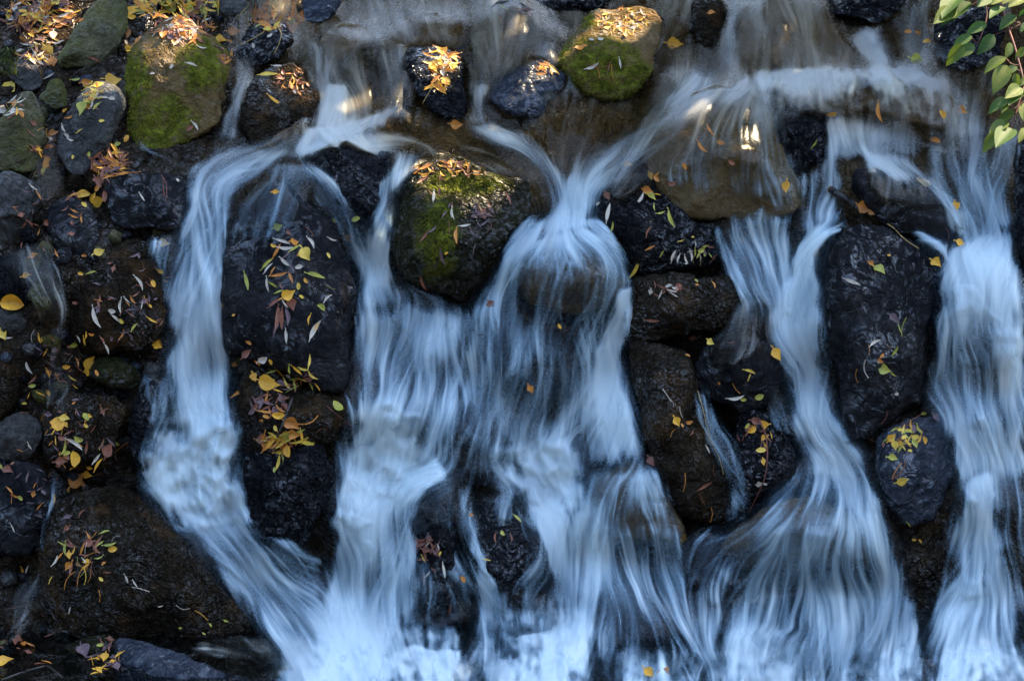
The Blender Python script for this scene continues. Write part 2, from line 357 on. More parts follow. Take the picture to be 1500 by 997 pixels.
ROCKS = [
 # label, material, outline in photo pixels, options
 ('olive gray boulder, long and leaning, at the back of the leaf-strewn bank', 'olive', [(143,0),(183,-12),(187,20),(179,50),(164,80),(133,98),(100,100),(85,88),(98,60),(120,30)], {}),
 ('biggest mossy boulder, brown on top and green below, beside the leaf litter', 'moss', [(200,67),(227,40),(260,28),(297,43),(317,63),(333,90),(336,113),(327,160),(320,180),(300,197),(267,215),(233,231),(207,219),(190,197),(182,160),(179,130),(187,97)], dict(moss=[(232,185,50,42),(300,95,32,38),(195,120,24,45),(215,205,35,28)], facets=3, blocky=2.3)),
 ('pale green gray boulder at the very edge of the bank, above a flat gray one', 'olive', [(33,137),(50,138),(63,155),(66,200),(53,247),(20,255),(-15,245),(-24,200),(0,178),(15,155)], {}),
 ('gray wrinkled boulder with yellow leaves on top, beside the biggest mossy boulder', 'gray', [(157,123),(177,131),(183,157),(173,190),(147,227),(123,255),(100,254),(85,232),(87,193),(100,163),(123,133)], {}),
 ('small tan stone wedged between the leaning olive boulder and the leafy gray one', 'olive', [(75,119),(90,118),(100,138),(96,157),(76,160),(60,142)], {}),
 ('brown boulder with sunlit orange litter on its shoulder, right of the mossy one', 'brown', [(404,94),(431,93),(457,127),(467,157),(461,187),(427,206),(384,214),(363,200),(352,177),(353,147),(367,120),(384,105)], dict(cuts=[(0.3,-0.72,0.62,0.42)], facets=5)),
 ('low black block under the biggest mossy boulder, behind the first fall', 'sleek', [(157,260),(185,248),(230,252),(265,262),(277,282),(274,312),(255,337),(200,337),(165,327),(152,292)], {}),
 ('flat gray boulder at the edge of the bank, below the pale green gray one', 'gray', [(0,252),(25,255),(50,270),(58,292),(45,332),(20,357),(-25,362),(-35,300)], {}),
 ('round black boulder with a wet rim, below the red leaf drift', 'sleek', [(75,300),(95,290),(125,293),(143,315),(148,345),(130,377),(95,382),(75,357),(65,325)], {}),
 ('dark stone under a heap of orange leaves, above the brown sunlit boulder', 'black', [(354,53),(374,36),(417,34),(430,60),(402,92),(366,102),(350,82)], {}),
 ('little gray stone in the farthest corner of the leafy bank', 'gray', [(22,14),(45,7),(64,15),(62,32),(40,38),(20,30)], {}),
 ('small gray brown stone beside the grass tuft', 'gray', [(22,90),(40,80),(55,98),(59,127),(40,134),(20,122),(13,105)], {}),
 ('small slate stone above the orange leaf heap at the stream edge', 'blue', [(445,0),(497,-10),(492,18),(471,33),(447,29)], {}),
 ('pale gray pebble half sunk behind the biggest mossy boulder', 'gray', [(318,2),(352,-6),(367,8),(356,21),(326,21)], {}),
 ('dark boulder wearing a heap of sunlit yellow leaves', 'black', [(594,73),(620,68),(654,73),(674,90),(678,120),(682,147),(680,168),(660,173),(634,162),(614,138),(597,110),(590,90)], dict(cuts=[(0.3,-0.72,0.62,0.42)], )),
 ('shiny black boulder with a slate blue face and sunlit shoulder', 'blue', [(734,113),(760,97),(790,87),(814,97),(825,117),(820,133),(807,150),(787,172),(764,175),(740,165),(722,147),(719,131)], dict(cuts=[(0.3,-0.72,0.62,0.42)], facets=6)),
 ('mossy two-humped boulder with a golden sunlit top, in the upper stream', 'moss', [(857,30),(866,18),(894,12),(944,9),(964,25),(967,60),(957,92),(934,122),(911,141),(887,149),(860,139),(834,115),(816,93),(824,71),(848,50)], dict(cuts=[(0.3,-0.72,0.62,0.42)], moss=[(880,95,62,38),(858,28,14,14),(915,110,40,35)], facets=3, blocky=2.3)),
 ('glossy blue black block under the sunlit water crest', 'black', [(447,226),(460,215),(500,214),(545,218),(570,226),(575,248),(562,292),(546,322),(520,331),(490,312),(465,282),(449,252)], dict(rough=1.2)),
 ('large dark mossy boulder at the centre between two falls', 'mossdark', [(590,262),(618,243),(655,234),(700,244),(740,258),(772,262),(779,288),(775,318),(748,350),(722,388),(697,420),(680,441),(650,434),(618,426),(590,410),(578,380),(580,320)], dict(cuts=[(0.3,-0.72,0.62,0.42)], moss=[(685,270,56,15),(642,350,26,58)], facets=6, blocky=3.2)),
 ('black flat stone at the top edge above the mossy two-humped boulder', 'black', [(783,-14),(893,-14),(885,9),(834,16),(793,14)], {}),
 ('little dark stone with one yellow leaf, beside the uppermost white spill', 'brown', [(1010,27),(1017,3),(1050,-6),(1063,17),(1058,43),(1047,68),(1030,66),(1012,49)], {}),
 ('dark flat stone cut by the top edge, above the long foaming ledge', 'black', [(1198,-14),(1322,-14),(1319,15),(1302,27),(1267,33),(1234,28),(1212,15)], {}),
 ('wrinkled black wedge shaped block under the long foaming ledge', 'black', [(1134,154),(1150,151),(1180,157),(1201,167),(1208,190),(1209,217),(1198,236),(1174,255),(1160,248),(1149,217),(1139,187)], dict(rough=1.6, facets=5)),
 ('leaf-dotted black boulder holding up the smooth tan slab', 'black', [(925,237),(960,258),(985,298),(1010,325),(1050,330),(1056,350),(1050,386),(1000,400),(945,406),(910,388),(880,342),(868,300),(885,263)], dict(facets=6)),
 ('black boulder veiled by a bent stream, behind the broken stick', 'sleek', [(1253,250),(1300,253),(1350,263),(1385,278),(1403,300),(1411,337),(1380,353),(1330,341),(1290,326),(1255,287)], dict(off=0.02)),
 ('tall rounded black boulder parting the two broad falls below the stick', 'sleek', [(1214,353),(1234,335),(1267,334),(1294,344),(1320,355),(1350,373),(1364,400),(1368,430),(1365,455),(1355,485),(1349,520),(1352,567),(1348,599),(1320,618),(1287,632),(1254,643),(1236,648),(1229,620),(1226,560),(1219,507),(1212,433),(1209,383)], dict(blocky=3.0)),
 ('blue black boulder low between the two right hand falls', 'blue', [(1285,640),(1330,610),(1375,610),(1391,640),(1393,697),(1381,740),(1364,759),(1334,766),(1312,754),(1298,727),(1287,690)], {}),
 ('long flat topped ledge rock under the leaf-dotted boulder', 'brown', [(918,410),(940,404),(1000,406),(1060,404),(1084,411),(1089,437),(1079,467),(1050,482),(1000,492),(950,500),(920,497),(914,450)], dict(blocky=4.0, facets=8)),
 ('round glossy black stone below the ledge rock, water sliding over its top', 'sleek', [(1034,500),(1067,483),(1100,488),(1134,508),(1145,535),(1135,569),(1115,600),(1090,605),(1060,593),(1025,570),(1015,545)], {}),
 ('rough brown speckled boulder, tall, under the flat ledge rock', 'brown', [(922,503),(960,497),(1005,512),(1017,550),(1027,590),(1047,640),(1062,690),(1069,742),(1050,770),(1013,768),(983,742),(958,692),(942,640),(928,580)], dict(facets=6)),
 ('dark wet stone under the round glossy one, crossed by twigs', 'black', [(1080,608),(1110,598),(1142,620),(1157,660),(1172,700),(1166,722),(1130,737),(1095,752),(1072,720),(1062,665)], {}),
 ('tall black boulder strewn with fallen leaves between the first two falls', 'sleek', [(350,310),(370,285),(405,268),(440,290),(480,330),(512,385),(526,430),(521,485),(518,540),(505,580),(470,582),(440,562),(405,540),(370,520),(335,507),(319,472),(324,420),(332,360)], dict(facets=6, rough=0.9)),
 ('leafy dark shelf at the foot of the tall leaf-strewn boulder', 'brown', [(345,560),(370,535),(420,548),(480,572),(518,590),(516,620),(480,648),(430,665),(380,668),(350,655),(338,610)], {}),
 ('black wrinkled boulder at the base of the first fall', 'black', [(355,665),(390,642),(440,640),(480,650),(484,700),(468,760),(452,797),(415,804),(383,796),(362,760),(345,700)], dict(rough=1.5)),
 ('huge brown black boulder sprawling at the foot of the bank', 'brown', [(77,752),(100,724),(134,707),(167,702),(200,710),(220,730),(242,760),(266,790),(286,817),(312,844),(336,870),(358,905),(366,930),(334,942),(267,946),(187,944),(120,952),(62,942),(57,880),(64,820)], dict(facets=9, thick=115)),
 ('blue gray flat slab in the pool at the foot of the huge boulder', 'blue', [(175,934),(234,946),(290,966),(336,984),(390,1006),(400,1040),(165,1040),(171,975)], dict(blocky=4)),
 ('small dark stone littered with yellow leaves beside the blue gray slab', 'mossdark', [(95,950),(120,933),(168,930),(174,980),(150,1015),(98,1005)], {}),
 ('pale wrinkled pebble under a tawny leaf at the bank edge', 'gray', [(-14,460),(10,452),(33,446),(61,455),(58,474),(33,488),(5,487)], {}),
 ('brown stone cut by the bank edge, below the wrinkled pebble', 'brown', [(-24,500),(10,513),(26,546),(27,582),(10,603),(-24,613)], {}),
 ('dim gray green stone above the black leafy hollow of the bank', 'gray', [(-14,625),(10,611),(40,604),(60,620),(57,652),(35,673),(-14,670)], {}),
 ('smooth dark green cobble in the trickle of the bank', 'mossdark', [(133,535),(147,522),(172,523),(197,538),(208,554),(197,569),(160,566),(133,552)], dict(rough=0.5)),
 ('lumpy gray brown stone with two yellow leaves, below the green cobble', 'brown', [(58,592),(110,578),(165,583),(187,600),(177,642),(150,682),(100,692),(68,662)], {}),
 ('black stone in the corner hollow above the huge sprawling boulder', 'sleek', [(-14,692),(20,680),(60,690),(77,732),(72,782),(40,815),(-14,805)], {}),
 ('broad dark brown rock face under the willow leaves of the bank', 'brown', [(150,370),(200,348),(235,358),(243,420),(240,472),(205,512),(150,528),(106,505),(92,450),(115,400)], dict(off=-0.02)),
 ('small black lump at the bank edge beside the trickle', 'black', [(-14,385),(15,372),(45,392),(62,420),(45,445),(-14,448)], {}),
 ('dark wet lump left of the first fall with water lapping over it', 'black', [(205,575),(228,560),(245,600),(235,660),(212,690),(190,660),(192,610)], {}),
 ('pointed brown stone sticking out of the foam at the bottom', 'black', [(512,985),(528,970),(548,968),(568,982),(580,1010),(560,1030),(515,1030)], {}),
 ('low red brown stone just breaking the foam under the right fan', 'umber', [(1160,992),(1190,983),(1225,985),(1245,1000),(1235,1030),(1165,1030)], {}),
 ('dark boulder behind the green leafy branch', 'black', [(1372,40),(1400,18),(1450,10),(1470,40),(1462,85),(1420,104),(1385,95),(1370,70)], {}),
 ('black rock wall at the very edge beside the last fall', 'black', [(1492,330),(1488,250),(1494,195),(1540,180),(1560,300),(1540,440),(1500,420)], {}),
 ('narrow dark stone standing in the fall, larger of the pair in the middle', 'black', [(617,716),(644,706),(664,722),(668,781),(670,864),(676,918),(644,922),(610,910),(604,831),(604,764)], dict(off=0.03)),
 ('broad dark stone behind thin strands, partner of the narrow one in the middle', 'black', [(700,743),(734,724),(756,737),(770,774),(797,824),(800,866),(775,902),(745,900),(728,866),(705,838),(690,798),(690,765)], dict(off=0.02)),
]
SUBMERGED = [
 ('smooth brown dome of stone that the centre stream fans over', 'umber', [(745,392),(765,362),(800,346),(840,346),(880,367),(907,402),(915,432),(880,452),(820,457),(770,442)], dict(thick=100, blocky=2.0, facets=0)),
 ('large smooth tan slab slick with thin water and orange stains', 'tan', [(945,225),(990,165),(1020,138),(1080,128),(1125,150),(1145,200),(1163,250),(1175,300),(1140,318),(1060,322),(1000,322),(968,285),(940,250)], dict(thick=75, facets=2)),
 ('long hidden ledge stone under the widest foaming crest', 'umber', [(1062,125),(1150,112),(1250,108),(1340,110),(1385,130),(1398,165),(1380,195),(1300,175),(1215,165),(1140,155),(1075,160)], dict(thick=50, facets=2, blocky=3)),
 ('rounded brown stone under the veil of the upper stream', 'umber', [(1092,20),(1130,-10),(1180,-8),(1215,30),(1240,70),(1245,105),(1180,112),(1100,108),(1070,90),(1078,50)], dict(thick=55, facets=2)),
 ('gray slab lying in the upper stream with water slipping over it', 'gray', [(690,45),(728,4),(760,5),(775,28),(800,45),(812,58),(770,80),(755,105),(710,118),(690,100)], dict(thick=30, facets=4)),
 ('brown flat stone with rings of current over it, in the upper stream', 'umber', [(560,50),(590,28),(640,22),(680,35),(692,60),(670,75),(620,72),(580,85),(560,75)], dict(thick=30, facets=2)),
 ('ochre underwater stone at the head of the small fall', 'tan', [(470,60),(490,38),(520,35),(545,50),(555,72),(540,92),(500,95),(475,82)], dict(thick=26, facets=2)),
 ('dark hollowed stone under the small double fall', 'black', [(490,100),(520,72),(550,62),(590,70),(600,105),(595,150),(560,160),(510,130)], dict(thick=26)),
 ('dark stone hidden in the curtain below the smooth dome', 'black', [(692,462),(740,440),(800,452),(862,472),(868,522),(832,562),(780,582),(718,545)], dict(thick=50)),
 ('blue black stone deep inside the middle fall', 'black', [(645,640),(655,600),(690,585),(720,610),(730,660),(715,705),(670,705)], dict(thick=36)),
 ('round topped stone under the fringe of streaming strands', 'umber', [(856,772),(872,715),(912,680),(950,683),(982,730),(1004,775),(985,800),(930,795),(880,798)], dict(thick=60, facets=2, blocky=2.2)),
 ('broad stone under the lower fan of water', 'umber', [(1055,800),(1105,755),(1180,730),(1245,752),(1280,800),(1265,830),(1180,825),(1080,835)], dict(thick=70, facets=2, blocky=2.2)),
 ('steep dark stone under the last fall', 'black', [(1365,395),(1400,368),(1450,365),(1500,390),(1510,470),(1470,540),(1400,530),(1370,470)], dict(thick=50)),
 ('dark stone behind the lowest strands of the fringe', 'black', [(850,870),(900,850),(960,870),(1010,910),(1015,960),(930,985),(860,950)], dict(thick=40)),
 ('dark stone between the fringe and the lower fan', 'black', [(1000,800),(1040,780),(1085,800),(1085,870),(1060,940),(1015,940),(995,870)], dict(thick=40)),
]
rocks = []
for i, (lab, mk, outl, kw) in enumerate(ROCKS):
    rocks.append(make_rock('boulder', lab, outl, M[mk], seed=i + 1, **kw))
for i, (lab, mk, outl, kw) in enumerate(SUBMERGED):
    rocks.append(make_rock('submerged_boulder', lab, outl, M[mk], seed=i + 101, exposed=False, **kw))
# ------------------------------------------------------------------ the stream bed: one sheet from the pool up to the slope behind
def bed_height(x, y):
    z = prof_z(y)
    near = max(0.0, 1 - max(0, abs(x) - 2.0) / 3.0) * max(0.0, 1 - max(0, abs(y - 0.7) - 1.5) / 3)
    q = Vector((x, y, z))
    d = 0.10 * noise.fractal(q * 1.6, 1.0, 2.0, 3) + 0.05 * (noise.ridged_multi_fractal(q * 4.2, 1.0, 2.0, 4, 1.0, 2.0) - 1.3) * near
    return d
def make_bed():
    xs = sorted(set(list(np.linspace(-1.75, 1.75, 230)) + list(np.linspace(-5, 5, 60)) + list(np.linspace(-60, 60, 40))))
    # parameter along the profile, dense where the camera looks
    ys = sorted(set(list(np.linspace(-0.2, 0.24, 24)) + list(np.linspace(0.24, 0.82, 110)) + list(np.linspace(0.82, 2.1, 90)) + list(np.linspace(-5, 5, 40)) + list(np.linspace(-60, 60, 40))))
    ys = [ys[0]] + [b for a, b in zip(ys, ys[1:]) if b - a > 1e-4]; xs = [xs[0]] + [b for a, b in zip(xs, xs[1:]) if b - a > 1e-4]
    V = []; nx = len(xs)
    for y in ys:
        z = prof_z(y); dz = (prof_z(y + 0.05) - prof_z(y - 0.05)) / 0.1
        n_ = Vector((0, -dz, 1)).normalized()
        for x in xs:
            d = bed_height(x, y) - 0.045 + 0.04 * min(1, max(0, (-0.72 - x) / 0.2)) * min(1, max(0, (0.80 - y) / 0.12))
            V.append((x, y + n_.y * d, z + n_.z * d + 0.012 * abs(x) ** 1.5 * (0 if abs(x) < 2 else 1)))
    Fc = []
    for j in range(len(ys) - 1):
        for i in range(nx - 1):
            a = j * nx + i; Fc.append((a, a + 1, a + 1 + nx, a + nx))
    o = mesh_obj('ground', V, Fc, M['bed']); g = o.data.attributes.new('gravel', 'FLOAT', 'POINT')
    g.data.foreach_set('value', np.array([min(1, max(0, (p[1] - 0.74) / 0.15)) * min(1, max(0, (p[0] + 0.85) / 0.2)) for p in V], dtype=np.float32)); tag(o, kind='structure')
    SOLIDS.append((V, Fc, False))
make_bed()
def small_stones():
    rr = random.Random(21); tree = bvh([(v, f) for v, f, e in SOLIDS]); own = []
    for k, (v, f, e) in enumerate(SOLIDS): own += [k] * len(f)
    base = []
    for b in range(7):
        V = []; Fc = []; n1, n2 = 18, 10; sx, sy = rr.uniform(.75, 1.2), rr.uniform(.6, .85); off = Vector((b * 7.3, 2, 1))
        for i in range(n2 + 1):
            for j in range(n1):
                a = math.pi * i / n2; c = 2 * math.pi * j / n1; p = Vector((math.sin(a) * math.cos(c), math.sin(a) * math.sin(c), math.cos(a)))
                r_ = 1 + 0.28 * noise.noise(p * 1.3 + off) + 0.35 * (noise.voronoi(p * 1.6 + off)[0][0] - .45) + 0.06 * noise.noise(p * 5 + off)
                V.append((p.x * r_ * sx, p.y * r_ * sy, p.z * r_ * .8))
        for i in range(n2):
            for j in range(n1):
                k = (j + 1) % n1; Fc.append((i * n1 + j, i * n1 + k, (i + 1) * n1 + k, (i + 1) * n1 + j))
        me = bpy.data.meshes.new('small_stone'); me.from_pydata(V, [], Fc); me.polygons.foreach_set('use_smooth', [True] * len(Fc)); base.append(me)
        me.materials.append(M[['brown', 'black', 'gray', 'brown', 'sleek', 'blue', 'olive'][b]])
    first = [None] * 7; n = 0
    zones = [(0, 330, 0, 250, 70), (0, 250, 250, 700, 150), (0, 130, 690, 960, 40), (330, 470, 0, 60, 16), (900, 1180, 480, 780, 26), (330, 480, 520, 820, 30)]
    for x0, x1, y0, y1, cnt in zones:
        for _ in range(cnt):
            px, py = rr.uniform(x0, x1), rr.uniform(y0, y1); loc, nr, idx, d = tree.ray_cast(CAM, ray(px, py).normalized())
            if loc is None or own[idx] != len(SOLIDS) - 1: continue
            b = rr.randrange(7); r_ = rr.uniform(5, 17) * K * T(py) * (1 if py > 250 else .8)
            if first[b] is None: o = bpy.data.objects.new('small_stone', base[b]); first[b] = o
            else: o = first[b].copy()
            COL.objects.link(o); o.location = loc + nr * r_ * .15; o.scale = (r_, r_, r_); o.rotation_euler = (rr.uniform(0, 6), rr.uniform(0, 6), rr.uniform(0, 6))
            tag(o, 'small wet stone packed in the gaps between the bank boulders', 'stone', 'small stones packed between the boulders')
            from mathutils import Euler
            mt = Euler(o.rotation_euler).to_matrix(); q = [tuple(o.location + mt @ (v.co * r_)) for v in base[b].vertices]
            SMALL.append((q, [tuple(p.vertices) for p in base[b].polygons], False)); n += 1
SMALL = []
small_stones(); SOLIDS += SMALL
BVH_ALL = bvh([(v, f) for v, f, e in SOLIDS])
BVH_BED = bvh([(v, f) for v, f, e in SOLIDS if not e])
def hit(px, py, tree=None):
    r = ray(px, py); L = r.length
    loc, nrm, idx, dist = (tree or BVH_ALL).ray_cast(CAM, r / L)
    if loc is None: return None, None
    return (loc - CAM).dot(F), nrm
# ------------------------------------------------------------------ unseen tree added upstream, crown shaped to shade the cascade and pass chosen sunbeams
LIT = [(905,36,40),(945,28,14),(650,98,26),(632,84,16),(795,100,14),(812,110,8),(426,108,22),(440,120,16),(450,140,14),(625,246,20),(660,248,30),(695,258,30),(735,266,18),(500,192,13),
       (712,232,8),(395,30,18),(425,18,12),(150,122,20),(70,80,18),(25,125,14),(110,20,16),(200,60,12),(240,28,26),(285,35,14),(262,62,26),(40,60,18),(745,62,5),(1075,235,8),(965,262,8)]
def leaf_quad(vs_, fs, p, L, Wd, d, s, nrm):
    i = len(vs_)
    vs_ += [tuple(p - d * L / 2), tuple(p + s * Wd / 2 + nrm * L * .06), tuple(p + d * L / 2), tuple(p - s * Wd / 2 + nrm * L * .06)]
    fs.append((i, i + 1, i + 2, i + 3))
def limb(vs_, fs, a, b, ra, rb, n=8, seg=5, bend=0.12, rr=random):
    a = Vector(a); b = Vector(b); ax = (b - a).normalized(); s = ax.orthogonal().normalized(); q = ax.cross(s)
    off = Vector((rr.uniform(-1, 1), rr.uniform(-1, 1), rr.uniform(-.3, .6))) * bend * (b - a).length
    base = len(vs_)
    for k in range(seg + 1):
        t = k / seg; c = a.lerp(b, t) + off * math.sin(math.pi * t); r = ra + (rb - ra) * t
        for i in range(n):
            w = 2 * math.pi * i / n; vs_.append(tuple(c + (s * math.cos(w) + q * math.sin(w)) * r))
    for k in range(seg):
        for i in range(n):
            j = (i + 1) % n; o = base + k * n
            fs.append((o + i, o + j, o + n + j, o + n + i))
    fs.append(tuple(range(base + n - 1, base - 1, -1))); fs.append(tuple(range(base + seg * n, base + seg * n + n)))
def mat_simple(name, col, col2, rough=0.6, scale=20, spec=0.3, transl=None):
    m, t, b, out = nt(name); n = N(t)
    pos = n.new('ShaderNodeNewGeometry').outputs['Position']
    c = n.ramp(n.noise(pos, scale, 4, 0.6), [(0.35, col), (0.65, col2)])
    n.link(c, b.inputs['Base Color']); b.inputs['Roughness'].default_value = rough; b.inputs['Specular IOR Level'].default_value = spec
    if transl:
        tr = n.new('ShaderNodeBsdfTranslucent'); n.link(c, tr.inputs[0])
        mx = n.new('ShaderNodeMixShader'); mx.inputs[0].default_value = transl
        n.link(b.outputs[0], mx.inputs[1]); n.link(tr.outputs[0], mx.inputs[2]); n.link(mx.outputs[0], out.inputs[0])
    return m
M['bark'] = mat_simple('gray_bark', (0.03, 0.022, 0.016), (0.09, 0.07, 0.05), 0.9, 30)
M['crown'] = mat_simple('autumn_crown_leaves', (0.05, 0.05, 0.012), (0.10, 0.075, 0.015), 0.6, 6, 0.2, 0.15)
def wood_tree(x, y, h, r, seed, label, group, n=1500, sz=0.34, base=0.0, low=0.12):
    rr = random.Random(seed); root = bpy.data.objects.new('tree', None); COL.objects.link(root); root.location = (x, y, base); tag(root, label, 'tree', group)
    vs_, fs = [], []; limb(vs_, fs, (x, y, base - 0.4), (x + rr.uniform(-.6, .6), y, base + h * .8), .24, .07, 10, 8, .04)
    for i in range(7): limb(vs_, fs, (x, y, base + h * rr.uniform(.25, .6)), (x + rr.uniform(-r, r) * .8, y + rr.uniform(-r, r) * .7, base + h * rr.uniform(.5, .9)), .07, .02, 6, 5, .1)
    mesh_obj('trunk', vs_, fs, M['bark'], parent=root, origin=root.location.copy())
    cl = [(x + rr.gauss(0, r * .42), y + rr.gauss(0, r * .3), base + h * rr.uniform(low, 1.0)) for _ in range(26)]
    vs_, fs = [], []
    for i in range(n):
        c = rr.choice(cl); p = Vector((c[0] + rr.gauss(0, .6), c[1] + rr.gauss(0, .5), c[2] + rr.gauss(0, .55)))
        d = Vector((rr.gauss(0, 1), rr.gauss(0, 1), rr.gauss(0, .6))).normalized(); s = d.orthogonal().normalized()
        leaf_quad(vs_, fs, p, sz * rr.uniform(.7, 1.3), sz * .7, d, s, d.cross(s))
    mesh_obj('crown', vs_, fs, M['crown'], parent=root, smooth=False, origin=root.location.copy())
def woods():
    for i, (x, y, h, r) in enumerate([(-9, -12, 13, 3.4), (-4.5, -14, 15, 3.6), (0.2, -13, 13.5, 3.4), (4.6, -14.5, 15, 3.6), (9, -12, 13, 3.4), (-11, -5, 12, 3.2), (11, -5, 12, 3.2)]):
        wood_tree(x, y, h, r, i + 40, 'unseen tall tree added on the facing bank to darken reflected sky', 'unseen trees added on the facing bank', base=prof_z(y) - .2)  # added unseen trees that block the front sky and break up wet reflections
    wood_tree(-2.6, 5.2, 6.5, 2.6, 61, 'unseen bushy tree added upstream to block sky reflected in the stream', None, 5200, .16, 2.2, .12)  # added out of view so the stream reflects leaves, not bright sky
    wood_tree(-7.0, 3.0, 8, 2.6, 62, 'autumn tree on the bank beyond the leaf drifts', None, 1800, .26, 1.6)
def make_shade_tree():
    root = bpy.data.objects.new('tree', None); COL.objects.link(root); root.location = (3.6, 4.6, 2.3)
    tag(root, 'unseen tree added over the stream, crown shaped to shade the cascade', 'tree')
    vs_, fs = [], []
    limb(vs_, fs, (3.6, 4.6, 1.9), (3.0, 4.4, 5.2), 0.16, 0.11, 12, 8, 0.05)
    ends = [(1.6, 3.4, 3.3), (0.2, 3.2, 2.9), (2.6, 2.8, 2.9), (2.2, 4.2, 4.0), (0.0, 4.0, 3.6), (3.6, 3.6, 3.9)]
    for e in ends: limb(vs_, fs, (3.15, 4.45, 3.9 + random.uniform(-.6, .8)), e, 0.06, 0.015, 8, 8, 0.10)
    mesh_obj('trunk', vs_, fs, M['bark'], parent=root, origin=root.location.copy())
    hits = []
    for px, py, r in LIT:
        t, _ = hit(px, py)
        if t: hits.append((P(px, py, t), r * K * t))
    for px, py, r in [(1385,15,26),(1440,100,24),(1478,125,28),(1455,205,22),(1400,80,20),(1490,30,26)]: hits.append((P(px, py, 4.9), r * K * 5.0))
    s = SUN.orthogonal().normalized(); q = SUN.cross(s); H0 = np.array([tuple(h[0]) for h in hits]); HR = np.array([h[1] for h in hits]); S_ = np.array(SUN)
    vs_, fs = [], []; rr = random.Random(3)
    MUST = []
    for px in range(0, 1500, 14):
        for py in range(4, 1000, 14):
            if py < 400 and any(math.hypot(px - q[0], py - q[1]) < q[2] + 10 for q in LIT): continue
            r_ = ray(px, py); loc, n_, i_, d_ = BVH_ALL.ray_cast(CAM, r_.normalized())
            if loc is not None and n_.dot(SUN) > 0.02 and BVH_ALL.ray_cast(loc + SUN * 0.004 + n_ * 0.003, SUN)[0] is None: MUST.append(tuple(loc))
    MUST = np.array(MUST)
    c0 = Vector((0.1, 1.25, 1.15)) + SUN * 3.0
    xs = Vector((1, 0, 0)); xs = (xs - SUN * xs.dot(SUN)).normalized(); ys = SUN.cross(xs)
    for i in range(60000):
        a = rr.uniform(-2.5, 2.7); b = rr.uniform(-1.6, 1.6); d = rr.uniform(-0.45, 0.6)
        if (abs(a) > 2.2 or abs(b) > 1.3) and rr.random() < 0.4: continue
        p = c0 + xs * a + ys * b + SUN * d
        v = np.array(p) - H0; al = v @ S_; pd = np.sqrt(np.maximum(0, (v * v).sum(1) - al * al))
        if (pd < HR + rr.uniform(0.03, 0.055)).any():
            if (pd[:-6] < HR[:-6] * 0.7 + 0.032).any(): continue
            v2 = np.array(p) - MUST; al2 = v2 @ S_
            if ((v2 * v2).sum(1) - al2 * al2).min() > 0.05 ** 2: continue
        dd = Vector((rr.gauss(0, 1), rr.gauss(0, 1), rr.gauss(0, .6))).normalized(); n_ = (SUN + Vector((rr.gauss(0, .5), rr.gauss(0, .5), rr.gauss(0, .5)))).normalized()
        dd = (dd - n_ * dd.dot(n_)).normalized()
        leaf_quad(vs_, fs, p, rr.uniform(.07, .10), rr.uniform(.05, .07), dd, n_.cross(dd), n_)
    mesh_obj('crown', vs_, fs, M['crown'], parent=root, smooth=False, origin=root.location.copy())
make_shade_tree()
woods()
# ------------------------------------------------------------------ the pool at the foot
def mat_pool():
    m, t, b, out = nt('dark_pool_water'); n = N(t)
    pos = n.new('ShaderNodeNewGeometry').outputs['Position']
    bm = n.bump(n.noise(pos, 14, 4, 0.6, 0.6), 0.5, 0.04)
    tp = n.new('ShaderNodeBsdfTransparent'); tp.inputs[0].default_value = (0.55, 0.60, 0.60, 1)
    gl = n.new('ShaderNodeBsdfGlossy'); gl.inputs['Roughness'].default_value = 0.12; n.link(bm, gl.inputs['Normal'])
    fr = n.new('ShaderNodeFresnel'); fr.inputs[0].default_value = 1.33; n.link(bm, fr.inputs['Normal'])
    mx = n.new('ShaderNodeMixShader'); n.link(fr.outputs[0], mx.inputs[0]); n.link(tp.outputs[0], mx.inputs[1]); n.link(gl.outputs[0], mx.inputs[2]); n.link(mx.outputs[0], out.inputs[0])
    t.nodes.remove(b); return m
M['pool'] = mat_pool()
def make_pool():
    xs = np.linspace(-6, 6, 220); ys = np.linspace(-7.0, 0.34, 160); V = []
    for y in ys:
        for x in xs:
            q = Vector((x, y, 0)); ch_ = min(1, max(0, (x + 0.75) / 0.3)) * min(1, max(0, (y + 1.2) / 1.0))
            V.append((x, y, -0.005 + (0.008 + 0.05 * ch_) * noise.fractal(q * 6, 1.0, 2.0, 3)))
    nx = len(xs); Fc = [(j * nx + i, j * nx + i + 1, (j + 1) * nx + i + 1, (j + 1) * nx + i) for j in range(len(ys) - 1) for i in range(nx - 1)]
    o = mesh_obj('pool_water', V, Fc, M['pool']); tag(o, kind='structure'); SOLIDS.append((V, Fc, False))
make_pool()
BVH_ALL = bvh([(v, f) for v, f, e in SOLIDS]); BVH_BED = bvh([(v, f) for v, f, e in SOLIDS if not e])
